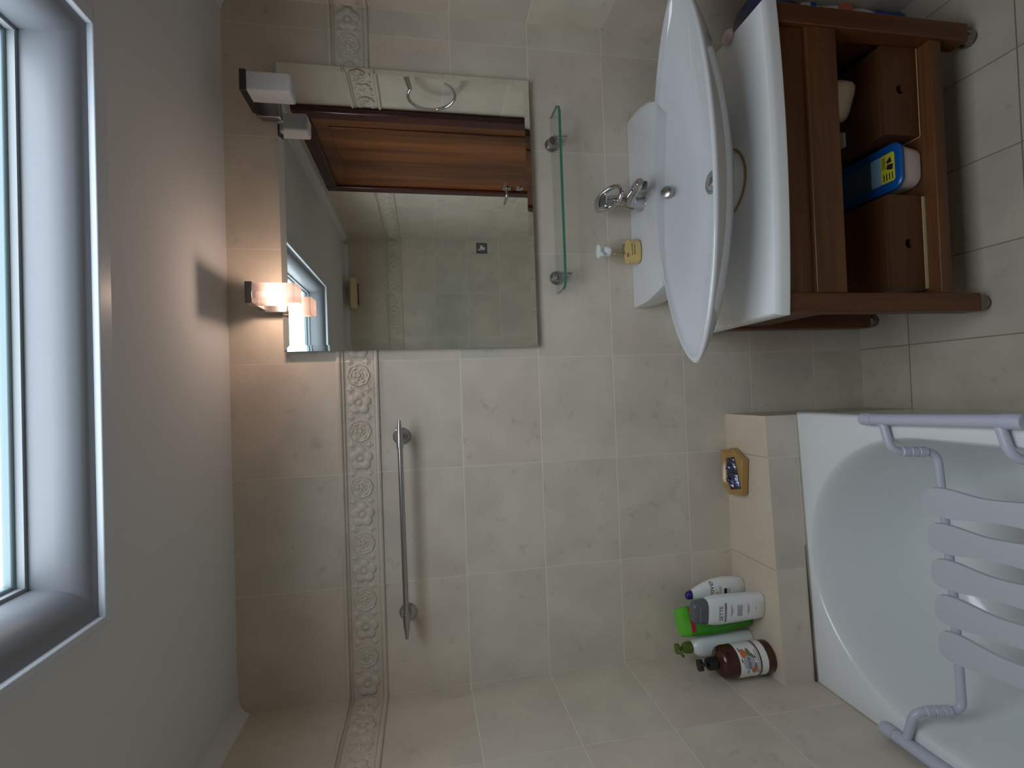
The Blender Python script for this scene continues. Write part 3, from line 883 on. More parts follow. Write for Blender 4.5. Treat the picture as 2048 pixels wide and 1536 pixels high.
# ------------------------------------------------------------------ basin and vanity
BCX = 1.465
def build_basin():
    zr = 0.865
    t = thing('washbasin', 'wide pointed white washbasin with a tap deck standing on the white worktop', 'washbasin', (BCX, -0.25, 0.685))
    a = 0.511
    n = 96
    def outline(th, g=0.0):
        c, s = math.cos(th), math.sin(th)
        base = -0.342 + 0.012 * c
        k = abs(s) ** 1.22
        return (BCX + (a + g * 1.3) * c, base + ((0.170 + g) * k if s >= 0 else -(0.135 + g) * k))
    dr = (1.466, -0.274)
    TH = [2 * PI * k / n for k in range(n)]
    def inner(s, z):
        out = []
        for th in TH:
            x, y = outline(th)
            w = max(0.0, (0.55 - s) / 0.55)
            w = w * w * (3 - 2 * w)
            px, py = dr[0] + (x - dr[0]) * s, dr[1] + (y - dr[1]) * s
            r = 0.034 * (s / 0.09) if s < 0.09 else 0.034 + (s - 0.09) * 0.5
            qx, qy = dr[0] + r * math.cos(th), dr[1] + r * math.sin(th)
            out.append((lerp(px, qx, w), lerp(py, qy, w), z))
        return out
    def lip(g, z): return [(*outline(th, g), z) for th in TH]
    D = 0.124
    R = []
    foot = (1.466, -0.248)
    def outer(u, z, r=0.092):
        out = []
        for th in TH:
            x, y = outline(th, 0.002)
            fx, fy = foot[0] + r * math.cos(th), foot[1] + r * math.sin(th)
            out.append((lerp(x, fx, u), lerp(y, fy, u), z))
        return out
    # from the foot up the outside, over the lip and down the inside to the waste
    R.append(outer(1.0, 0.6856, 0.098)); R.append(outer(1.0, 0.690, 0.095)); R.append(outer(1.0, 0.720, 0.088)); R.append(outer(1.0, 0.7385, 0.090))
    R.append(outer(0.86, 0.746)); R.append(outer(0.62, 0.757)); R.append(outer(0.38, 0.777)); R.append(outer(0.18, 0.806)); R.append(outer(0.06, 0.835)); R.append(outer(0.01, 0.852))
    R.append(lip(0.003, 0.858)); R.append(lip(0.002, 0.8635)); R.append(lip(-0.002, 0.866)); R.append(lip(-0.007, 0.8655))
    poly = [outline(th) for th in TH]
    def rho(px, py):
        """how far out a point lies between the waste (0) and the rim (1)"""
        dx, dy = px - dr[0], py - dr[1]
        for (ax, ay), (bx_, by_) in zip(poly, poly[1:] + poly[:1]):
            ex, ey = bx_ - ax, by_ - ay
            den = dx * ey - dy * ex
            if abs(den) < 1e-12: continue
            t_ = ((ax - dr[0]) * ey - (ay - dr[1]) * ex) / den
            q = ((ax - dr[0]) * dy - (ay - dr[1]) * dx) / den
            if t_ > 0 and -1e-6 <= q <= 1 + 1e-6: return 1 / t_
        return 0.0
    def depth(px, py):
        r1 = rho(px, py)
        r2 = math.hypot((px - dr[0]) / 0.46, (py - dr[1] - 0.01) / 0.150)
        k = min(1.0, max(0.0, (r1 - 0.40) / 0.52)); k = k * k * (3 - 2 * k)
        r = min(1.0, lerp(r2, r1, k))
        return 0.8645 - D * (1 - r ** 2.15)
    for s in (0.965, 0.94, 0.90, 0.85, 0.79, 0.72, 0.64, 0.56, 0.48, 0.40, 0.33, 0.26, 0.20, 0.15, 0.09):
        R.append([(x, y, depth(x, y) if s > 0.1 else 0.8645 - D) for x, y, _ in inner(s, 0.0)])
    bm = bmesh.new()
    rings(bm, R, True, True)
    obj('bowl', bm, 'ceramic', t, smooth=True, angle=50)
    # tap deck against the wall
    bm = bmesh.new()
    def deck(d, z):
        pts = [(1.156 + d, -0.0015), (1.156 + d, -0.03), (1.160 + d, -0.10), (1.176 + d, -0.17), (1.186 + d, -0.2035)]
        arc = []
        for k in range(1, 16):
            x = lerp(1.190 + d, 1.732 - d, k / 16)
            arc.append((x, -0.342 + 0.170 * (max(0.0, 1 - ((x - BCX) / a) ** 2)) ** 0.61 - 0.0105))
        pts += arc + [(1.736 - d, -0.196), (1.757 - d, -0.155), (1.773 - d, -0.10), (1.777 - d, -0.04), (1.777 - d, -0.0015)]
        return [(x, y, z) for x, y in pts]
    rings(bm, [deck(0.02, 0.772), deck(0.002, 0.80), deck(0.0, 0.860), deck(0.0015, 0.8655), deck(0.006, 0.8672)], True, True)
    obj('tap_deck', bm, 'ceramic', t, smooth=True, angle=50)
    # waste, overflow, sealant
    bm = bmesh.new()
    lathe(bm, [(0.031, 0.0), (0.033, 0.003), (0.029, 0.005), (0.024, 0.0035)], (dr[0], dr[1], 0.7385), 28, True, False)
    lathe(bm, [(0.024, 0.0035), (0.020, 0.0085), (0.010, 0.0125), (0.0, 0.0128)], (dr[0], dr[1], 0.7385), 28, True, False)
    obj('waste_plug', bm, 'brushed', t, smooth=True)
    bm = bmesh.new()
    c = Vector((1.466, -0.196, 0.839)); d = Vector((0, -0.62, 0.78)).normalized()
    cone(bm, c - d * 0.012, c + d * 0.004, 0.0165, 0.0165, 24); cone(bm, c + d * 0.004, c + d * 0.0055, 0.0165, 0.014, 24)
    obj('overflow_cap', bm, 'brushed', t, smooth=True)
    bm = bmesh.new()
    lathe(bm, [(0.096, 0.0003), (0.1015, 0.0006), (0.1005, 0.003), (0.0965, 0.0045)], (foot[0], foot[1], 0.685), 48, False, False)
    obj('sealant_ring', bm, 'sealant', t, smooth=True)

def build_faucet():
    x = 1.476
    t = thing('faucet', 'chrome mixer tap with an open loop lever on the washbasin deck', 'tap', (x, -0.085, 0.8674))
    z0 = 0.8674
    bm = bmesh.new()
    # stout body leaning forward into the short spout
    pts = [(x, -0.085, z0), (x, -0.085, z0 + 0.006), (x, -0.087, z0 + 0.024), (x, -0.092, z0 + 0.046), (x, -0.098, z0 + 0.064)]
    tube(bm, pts, [0.0295, 0.0288, 0.0265, 0.0245, 0.020], 28)
    obj('body', bm, 'chrome', t, smooth=True)
    bm = bmesh.new()
    sp = [(x, -0.084, z0 + 0.036), (x, -0.115, z0 + 0.050), (x, -0.155, z0 + 0.060), (x, -0.198, z0 + 0.067), (x, -0.226, z0 + 0.0705), (x, -0.236, z0 + 0.0715)]
    tube(bm, sp, [0.0235, 0.0215, 0.0180, 0.0170, 0.0150, 0.0105], 22, flat=0.82)
    sp_o = obj('spout', bm, 'chrome', t, smooth=True)
    bm = bmesh.new()
    cone(bm, (x, -0.212, z0 + 0.060), (x, -0.214, z0 + 0.044), 0.0125, 0.0118, 22)
    obj('aerator', bm, 'pl_grey', sp_o, smooth=True)
    bm = bmesh.new()
    tube(bm, [(x, -0.090, z0 + 0.046), (x, -0.082, z0 + 0.080), (x, -0.074, z0 + 0.108), (x, -0.072, z0 + 0.116)], [0.0215, 0.0225, 0.0215, 0.014], 24)
    obj('cartridge_dome', bm, 'chrome', t, smooth=True)
    # open loop lever: a flat strap that leaves the hood, widens and closes in front
    o = Vector((x, -0.050, z0 + 0.138)); fwd = Vector((0, -0.945, -0.327)).normalized(); side = Vector((1, 0, 0)); up = side.cross(fwd).normalized()
    if up.z < 0: up = -up
    bm = bmesh.new()
    loop = []
    for k in range(48):
        a = 2 * PI * k / 48
        u = 0.064 - 0.056 * math.cos(a)
        v = 0.0275 * math.copysign(abs(math.sin(a)) ** 0.8, math.sin(a)) * (1.02 - 0.10 * math.cos(a))
        loop.append(tuple(o + fwd * u + side * v))
    tube(bm, loop, [0.0062 + 0.0022 * (0.5 + 0.5 * math.cos(2 * PI * k / 48)) for k in range(48)], 12, closed=True)
    lv = obj('loop_lever', bm, 'chrome', t, smooth=True)
    bm = bmesh.new()
    R = []
    for h, hw, th in ((-0.004, 0.010, 0.004), (0.000, 0.021, 0.008), (0.008, 0.0275, 0.0105), (0.022, 0.0305, 0.0110), (0.036, 0.0305, 0.0095), (0.046, 0.0285, 0.0070), (0.050, 0.024, 0.004)):
        R.append([tuple(o + fwd * h + side * (hw * math.cos(2 * PI * k / 28)) + up * (th * math.sin(2 * PI * k / 28) - 0.002)) for k in range(28)])
    rings(bm, R)
    obj('lever_hood', bm, 'chrome', lv, smooth=True)
    bm = bmesh.new()
    tube(bm, [(x - 0.004, -0.052, z0 + 0.060), (x - 0.004, -0.048, z0 + 0.082)], [0.004, 0.0045], 10)
    obj('pop_up_rod', bm, 'chrome', t, smooth=True)

def build_soap_pump():
    c = (1.328, -0.056, 0.8676)
    t = thing('soap_dispenser', 'clear hand soap pump bottle half full of honey coloured soap beside the tap', 'soap bottle', c)
    def ell(a, b, z, e=2.6, n=32):
        out = []
        for k in range(n):
            th = 2 * PI * k / n
            cc, ss = math.cos(th), math.sin(th)
            out.append((c[0] + a * math.copysign(abs(cc) ** (2 / e), cc), c[1] + b * math.copysign(abs(ss) ** (2 / e), ss), c[2] + z))
        return out
    bm = bmesh.new()
    rings(bm, [ell(0.036, 0.022, 0.0), ell(0.0395, 0.0255, 0.004), ell(0.040, 0.026, 0.03), ell(0.0385, 0.025, 0.062), ell(0.034, 0.023, 0.078), ell(0.024, 0.019, 0.090), ell(0.0135, 0.0135, 0.098), ell(0.0125, 0.0125, 0.104)])
    obj('clear_bottle', bm, 'clear_pl', t, smooth=True)
    bm = bmesh.new()
    rings(bm, [ell(0.0345, 0.0205, 0.0015), ell(0.038, 0.024, 0.005), ell(0.0385, 0.0245, 0.03), ell(0.0380, 0.0242, 0.040)])
    obj('liquid_soap', bm, 'soap', t, smooth=True)
    bm = bmesh.new()
    lathe(bm, [(0.0150, 0.100), (0.0155, 0.102), (0.0155, 0.115), (0.0135, 0.118), (0.0055, 0.119), (0.0055, 0.130), (0.0085, 0.131)], c, 24)
    obj('pump_collar', bm, 'pl_white', t, smooth=True)
    bm = bmesh.new()
    lathe(bm, [(0.0060, 0.129), (0.0165, 0.132), (0.0195, 0.1355), (0.0185, 0.1395), (0.010, 0.1415), (0.0, 0.1418)], c, 26, True, False, 1.15, 0.85)
    tube(bm, [(c[0], c[1], c[2] + 0.136), (c[0] - 0.018, c[1] - 0.026, c[2] + 0.1345)], [0.008, 0.0055], 12)
    obj('pump_head', bm, 'pl_white', t, smooth=True)
    def on_front(bm2, z):
        for v in bm2.verts:
            xx, zz = v.co.x, v.co.y + z
            k = max(0.0, 1 - abs(xx / 0.0395) ** 2.6) ** (1 / 2.6)
            v.co = (c[0] + xx, c[1] - 0.0262 * k - 0.0004, c[2] + zz)
        return bm2
    obj('printed_name', on_front(text_mesh('SETTE', 0.0135), 0.062), 'ink', t)
    bm = bmesh.new(); bx(bm, -0.024, -0.012, 0, 0.006, 0, 0.0001)
    obj('orange_mark', on_front(bm, 0.046), 'orange', t)
    for i, (a, b) in enumerate(((-0.018, 0.020), (-0.016, 0.017))):
        bm = bmesh.new()
        bx(bm, a, b, 0, 0.0018, 0, 0.0001)
        obj('small_print', on_front(bm, 0.033 - 0.008 * i), 'ink_taupe', t)

def build_vanity():
    # worktop: slightly bowed white slab
    def front(x): return -0.436 - 0.016 * (1 - ((x - 1.47) / 0.41) ** 2)
    bm = bmesh.new()
    xs = [1.062 + 0.812 * k / 24 for k in range(25)]
    out = [(1.874, -0.001), (1.057, -0.001)] + [(x, front(x)) for x in xs]
    def lvl(d, z):
        cx, cy = 1.467, -0.2
        return [(x + (d if x < cx else -d), y + (d if y < -0.1 else 0), z) for x, y in out]
    rings(bm, [lvl(0.003, 0.641), lvl(0.0, 0.645), lvl(0.0, 0.668), lvl(0.002, 0.677), lvl(0.006, 0.683), lvl(0.013, 0.685)])
    solo('worktop', bm, 'slab', 'thick white slab with a bowed front carrying the washbasin', 'worktop', smooth=True, angle=30)
    t = thing('vanity_unit', 'open teak washstand with ball feet beneath the white worktop', 'washstand', (1.467, -0.23, 0))
    w = 0.050
    yF = -0.432
    X0, X1 = 1.070, 1.872
    for x, y in ((X0, yF), (X1 - w, yF), (X0, -0.086), (X1 - w, -0.086)):
        bm = bmesh.new(); bx(bm, x, x + w, y, y + w, 0.042, 0.6405)
        lg = obj('leg', bm, 'wood_z', t, bevel=0.0025)
        bm = bmesh.new()
        c = (x + w / 2, y + w / 2, 0.0)
        lathe(bm, [(0.006, 0.0002), (0.015, 0.002), (0.0215, 0.010), (0.0230, 0.019), (0.0210, 0.029), (0.0165, 0.036), (0.020, 0.0385), (0.020, 0.0425)], c, 26)
        obj('ball_foot', bm, 'foot_chrome', lg, smooth=True)
    yf = yF + 0.016
    bm = bmesh.new(); bx(bm, X0 + w, X1 - w, yf, yf + 0.020, 0.553, 0.6405); obj('apron', bm, 'wood_x', t, bevel=0.002)
    bm = bmesh.new(); bx(bm, X0 + w, X1 - w, yF + 0.004, yF + 0.026, 0.463, 0.553); obj('front_rail', bm, 'wood_x', t, bevel=0.003)
    bm = bmesh.new(); bx(bm, X0 + w, X1 - w, yF + 0.006, yF + 0.030, 0.128, 0.1635); obj('bottom_rail', bm, 'wood_x', t, bevel=0.002)
    for x in (X0 + 0.008, X1 - 0.028):
        bm = bmesh.new(); bx(bm, x, x + 0.020, yF + w, -0.086, 0.463, 0.6405); obj('side_rail', bm, 'wood_y', t, bevel=0.002)
    bm = bmesh.new(); bx(bm, X1 - 0.026, X1 - 0.010, yF + w, -0.086, 0.130, 0.463); obj('side_panel', bm, 'wood_y', t, bevel=0.002)
    bm = bmesh.new(); bx(bm, X0 + w, X1 - w, yF + 0.030, -0.055, 0.1435, 0.1615); obj('shelf', bm, 'wood_x', t, bevel=0.001)
    bm = bmesh.new(); bx(bm, X0 + w, X1 - w, -0.062, -0.050, 0.150, 0.6405); obj('back_panel', bm, 'wood_x', t)

def wooden_box(name, x0, x1, yf, yb, z1, label, holex, holez, strip):
    z0 = 0.1618
    t = thing(name, label, 'box', (0.5 * (x0 + x1), 0.5 * (yf + yb), z0), group='wooden boxes on the washstand shelf')
    bm = bmesh.new()
    # front board with a finger hole
    n = 24
    hr = 0.0135
    outer = []
    for k in range(n):
        th = 2 * PI * k / n
        c, s = math.cos(th), math.sin(th); m = max(abs(c), abs(s))
        ux, uz = c / m, s / m
        outer.append(((lerp(holex, x1, ux) if ux > 0 else lerp(holex, x0, -ux)), (lerp(holez, z1, uz) if uz > 0 else lerp(holez, z0, -uz))))
    hole = [(holex + hr * math.cos(2 * PI * k / n), holez + hr * math.sin(2 * PI * k / n)) for k in range(n)]
    th = 0.012
    rs = [[(a, yf, b) for a, b in hole], [(a, yf, b) for a, b in outer], [(a, yf + th, b) for a, b in outer], [(a, yf + th, b) for a, b in hole], [(a, yf, b) for a, b in hole]]
    rings(bm, rs, False, False)
    bmesh.ops.remove_doubles(bm, verts=bm.verts, dist=1e-6)
    obj('front_board', bm, 'box_wood', t)
    bm = bmesh.new()
    bx(bm, x0, x1, yf + th, yb, z1 - 0.010, z1)
    obj('lid', bm, 'box_wood', t, bevel=0.001)
    bm = bmesh.new()
    bx(bm, x0, x0 + 0.010, yf + th, yb, z0, z1 - 0.010); bx(bm, x1 - 0.010, x1, yf + th, yb, z0, z1 - 0.010)
    bx(bm, x0 + 0.010, x1 - 0.010, yb - 0.010, yb, z0, z1 - 0.010); bx(bm, x0 + 0.010, x1 - 0.010, yf + th, yb - 0.010, z0, z0 + 0.008)
    obj('carcass', bm, 'box_wood', t)
    bm = bmesh.new()
    if strip > 0.005: bx(bm, x0 + 0.004, x1 - 0.002, yf - 0.0015, yf, z0, z0 + strip)
    else: bx(bm, x0, x1, yf - 0.0012, yf, z0 + 0.003, z0 + 0.003 + strip); bx(bm, x0 - 0.0012, x0, yf, yf + 0.06, z0 + 0.003, z0 + 0.003 + strip)
    obj('pale_edging', bm, 'pale_edge', t)

def build_under_basin():
    wooden_box('wooden_box', 1.136, 1.402, -0.388, -0.10, 0.280, 'teak box with finger hole and a broad pale strip along its foot', 1.266, 0.219, 0.0095)
    wooden_box('wooden_box', 1.570, 1.820, -0.388, -0.10, 0.282, 'teak box with finger hole carrying the white toilet roll inside the washstand', 1.700, 0.224, 0.002)
    # blue lidded tub
    x0, x1, yf, yb, z0 = 1.424, 1.557, -0.396, -0.185, 0.1618
    t = thing('plastic_tub', 'white plastic tub with a bright blue lid and yellow label between the two wooden boxes', 'tub', (0.5 * (x0 + x1), 0.5 * (yf + yb), z0))
    def lv(d, z): return [(a, b, z) for a, b in rrect(x0 + d, x1 - d, yf + d, yb - d, 0.030)]
    bm = bmesh.new(); rings(bm, [lv(0.016, z0), lv(0.011, z0 + 0.004), lv(0.004, 0.232)]); obj('tub_body', bm, 'tub_white', t, smooth=True)
    bm = bmesh.new(); rings(bm, [lv(0.0005, 0.2300), lv(0.0, 0.2325), lv(0.0, 0.2400), lv(0.003, 0.2430)]); ld = obj('lid', bm, 'blue_lid', t, smooth=True)
    zt = 0.2432
    bm = bmesh.new(); prism(bm, rrect(x0 + 0.026, x1 - 0.026, yf + 0.075, yb - 0.03, 0.004), zt, zt + 0.0004); obj('picture_label', bm, 'mid_label', ld)
    bm = bmesh.new(); prism(bm, rrect(x0 + 0.026, x1 - 0.026, yf + 0.058, yf + 0.092, 0.002), zt, zt + 0.0006); obj('pale_label', bm, 'sky_label', ld)
    bm = bmesh.new(); prism(bm, rrect(x0 + 0.026, x1 - 0.026, yf + 0.018, yf + 0.060, 0.006), zt, zt + 0.0008); obj('yellow_label', bm, 'yellow', ld)
    bm = bmesh.new()
    z2 = zt + 0.0008
    for k in range(4): bx(bm, x0 + 0.032, x0 + 0.052, yf + 0.024 + k * 0.0085, yf + 0.027 + k * 0.0085, z2, z2 + 0.0003)
    for k in range(3): bx(bm, x1 - 0.036 - 0.030, x1 - 0.032, yf + 0.046 + k * 0.004, yf + 0.0475 + k * 0.004, z2, z2 + 0.0003)
    prism(bm, [(x0 + 0.058, yf + 0.024), (x0 + 0.074, yf + 0.022), (x0 + 0.076, yf + 0.040), (x0 + 0.064, yf + 0.043), (x0 + 0.060, yf + 0.034)], z2, z2 + 0.0003)
    prism(bm, [(x0 + 0.080, yf + 0.026), (x0 + 0.096, yf + 0.030), (x0 + 0.086, yf + 0.042), (x0 + 0.079, yf + 0.040)], z2, z2 + 0.0003)
    obj('label_print', bm, 'ink', ld)
    # toilet roll lying on the right box
    bm = bmesh.new()
    n = 40
    d = Vector((0.92, -0.392, 0)); u = Vector((0.392, 0.92, 0)); w = Vector((0, 0, 1))
    c = Vector((1.722, -0.270, 0.2822 + 0.0556))
    def ring(h, r): return [tuple(c + d * h + (u * math.cos(2 * PI * k / n) + w * math.sin(2 * PI * k / n)) * r) for k in range(n)]
    rings(bm, [ring(-0.051, 0.021), ring(-0.054, 0.034), ring(-0.051, 0.044), ring(-0.042, 0.0520), ring(-0.026, 0.0552), ring(0.026, 0.0556), ring(0.042, 0.0528), ring(0.051, 0.045), ring(0.054, 0.034), ring(0.051, 0.021), ring(-0.051, 0.021)], False, False)
    bmesh.ops.remove_doubles(bm, verts=bm.verts, dist=1e-6)
    solo('toilet_roll', bm, 'cream', 'cream white toilet roll lying on top of a teak box under the washbasin', 'toilet roll', smooth=True)
    bm = bmesh.new()
    v = [(1.598, -0.262), (1.640, -0.262), (1.656, -0.232), (1.652, -0.190), (1.598, -0.190)]
    prism(bm, v, 0.2823, 0.2885)
    solo('paper_packet', bm, 'paper', 'small white paper packet lying on a teak box next to the toilet roll', 'packet', bevel=0.0015)

def build_pack():
    t = thing('toilet_paper_pack', 'plastic pack of toilet rolls in white and blue film squeezed between washstand and wall', 'pack', (1.975, -0.13, 0))
    def lv(g, z, yb=-0.235, ya=-0.03):
        return [(a, b, z) for a, b in rrect(1.884 + g, 2.076 - g, yb + g, ya - g, 0.035)]
    bm = bmesh.new()
    rings(bm, [lv(0.012, 0.001), lv(0.0, 0.02), lv(0.003, 0.06), lv(0.0, 0.10), lv(0.004, 0.120)])
    obj('blue_film', bm, 'film_blue', t, smooth=True)
    bm = bmesh.new()
    rings(bm, [lv(0.004, 0.1202), lv(0.001, 0.16), lv(0.006, 0.21), lv(0.001, 0.26), lv(0.006, 0.31), lv(0.001, 0.36), lv(0.004, 0.385)])
    bd = obj('white_film', bm, 'film', t, smooth=True)
    bm = bmesh.new()
    def top(x1, y0, y1, z): return [(a_, b_, z) for a_, b_ in rrect(1.886, x1, y0, y1, 0.030)]
    rings(bm, [top(2.068, -0.228, -0.036, 0.3852), top(2.060, -0.250, -0.060, 0.44), top(2.040, -0.310, -0.110, 0.52), top(2.020, -0.360, -0.180, 0.585), top(1.990, -0.372, -0.250, 0.615), top(1.965, -0.360, -0.290, 0.622)])
    obj('blue_top', bm, 'film_navy', t, smooth=True)
    bm = bmesh.new()
    for cz, r, cx in ((0.232, 0.034, 2.035),):
        rings(bm, [[(cx + r * math.cos(2 * PI * k / 28), -0.2305, cz + 0.85 * r * math.sin(2 * PI * k / 28)) for k in range(28)], [(cx + r * .9 * math.cos(2 * PI * k / 28), -0.2365, cz + 0.85 * r * .9 * math.sin(2 * PI * k / 28)) for k in range(28)]])
    obj('orange_print', bm, 'orange', bd)
    bm = bmesh.new()
    cz = 0.325
    prism(bm, [(1.92, cz), (2.055, cz + 0.014), (2.055, cz + 0.030), (1.92, cz + 0.018)], -0.2305, -0.2356, 'Y')
    obj('blue_print', bm, 'film_blue', bd)
    bm = bmesh.new()
    c = Vector((1.868, -0.300, 0.6865))
    bmesh.ops.create_icosphere(bm, subdivisions=3, radius=1.0)
    for v in bm.verts:
        d = 1 + 0.18 * mnoise.noise(v.co * 2.3)
        v.co = Vector((c.x + v.co.x * 0.020 * d, c.y + v.co.y * 0.022 * d, max(0.6853, c.z + 0.004 + v.co.z * 0.009 * d)))
    solo('soap_bar', bm, 'pinkish', 'small pinkish white soap piece on the worktop edge by the navy pack', 'soap', smooth=True)

# ------------------------------------------------------------------ things on the ledge
ZL = 0.5503
def sect(a, b, z, e=2.5, n=36, ox=0.0, oy=0.0):
    out = []
    for k in range(n):
        th = 2 * PI * k / n
        c, s = math.cos(th), math.sin(th)
        out.append((ox + a * math.copysign(abs(c) ** (2 / e), c), oy + b * math.copysign(abs(s) ** (2 / e), s), z))
    return out

def loft(secs, e=2.5):
    bm = bmesh.new()
    rings(bm, [sect(a, b, z, e, 36, ox) for z, a, b, ox in secs])
    return bm

def front_at(secs, x, z, e):
    for (z0, a0, b0, o0), (z1, a1, b1, o1) in zip(secs, secs[1:]):
        if z0 <= z <= z1:
            f = (z - z0) / (z1 - z0)
            a, b, o = lerp(a0, a1, f), lerp(b0, b1, f), lerp(o0, o1, f)
            return -b * max(0.0, 1 - min(1.0, abs((x - o) / a)) ** e) ** (1 / e)
    return 0.0

def wrap(bm, secs, e, lift=0.0004, cx=0.0, cz=0.0, thick=False):
    """lay flat artwork (x, y) onto the front of a lofted bottle"""
    bmesh.ops.subdivide_edges(bm, edges=[g for g in bm.edges if g.calc_length() > 0.006], cuts=3, use_grid_fill=True)
    for v in bm.verts:
        x, z = v.co.x + cx, v.co.y + cz
        v.co = (x, front_at(secs, x, z, e) - lift, z)
    return bm

def art_rect(x0, x1, z0, z1, r=0.0):
    bm = bmesh.new()
    out = rrect(x0, x1, z0, z1, r) if r else [(x0, z0), (x1, z0), (x1, z1), (x0, z1)]
    nx = max(1, int((x1 - x0) / 0.004))
    if r:
        bm.faces.new(v_add(bm, [(a, b, 0) for a, b in out]))
    else:
        g = [[bm.verts.new((lerp(x0, x1, i / nx), z, 0)) for i in range(nx + 1)] for z in (z0, z1)]
        for i in range(nx): bm.faces.new((g[0][i], g[0][i + 1], g[1][i + 1], g[1][i]))
    return bm

def art_lines(lines):
    bm = bmesh.new()
    for x0, x1, z0, h in lines:
        nx = max(1, int((x1 - x0) / 0.004))
        g = [[bm.verts.new((lerp(x0, x1, i / nx), z, 0)) for i in range(nx + 1)] for z in (z0, z0 + h)]
        for i in range(nx): bm.faces.new((g[0][i], g[0][i + 1], g[1][i + 1], g[1][i]))
    return bm

def art_disc(cx, cz, rx, rz, n=24):
    bm = bmesh.new()
    c = bm.verts.new((cx, cz, 0))
    mid = [bm.verts.new((cx + rx * .5 * math.cos(2 * PI * k / n), cz + rz * .5 * math.sin(2 * PI * k / n), 0)) for k in range(n)]
    o = [bm.verts.new((cx + rx * math.cos(2 * PI * k / n), cz + rz * math.sin(2 * PI * k / n), 0)) for k in range(n)]
    for k in range(n):
        j = (k + 1) % n
        bm.faces.new((c, mid[k], mid[j])); bm.faces.new((mid[k], o[k], o[j], mid[j]))
    return bm

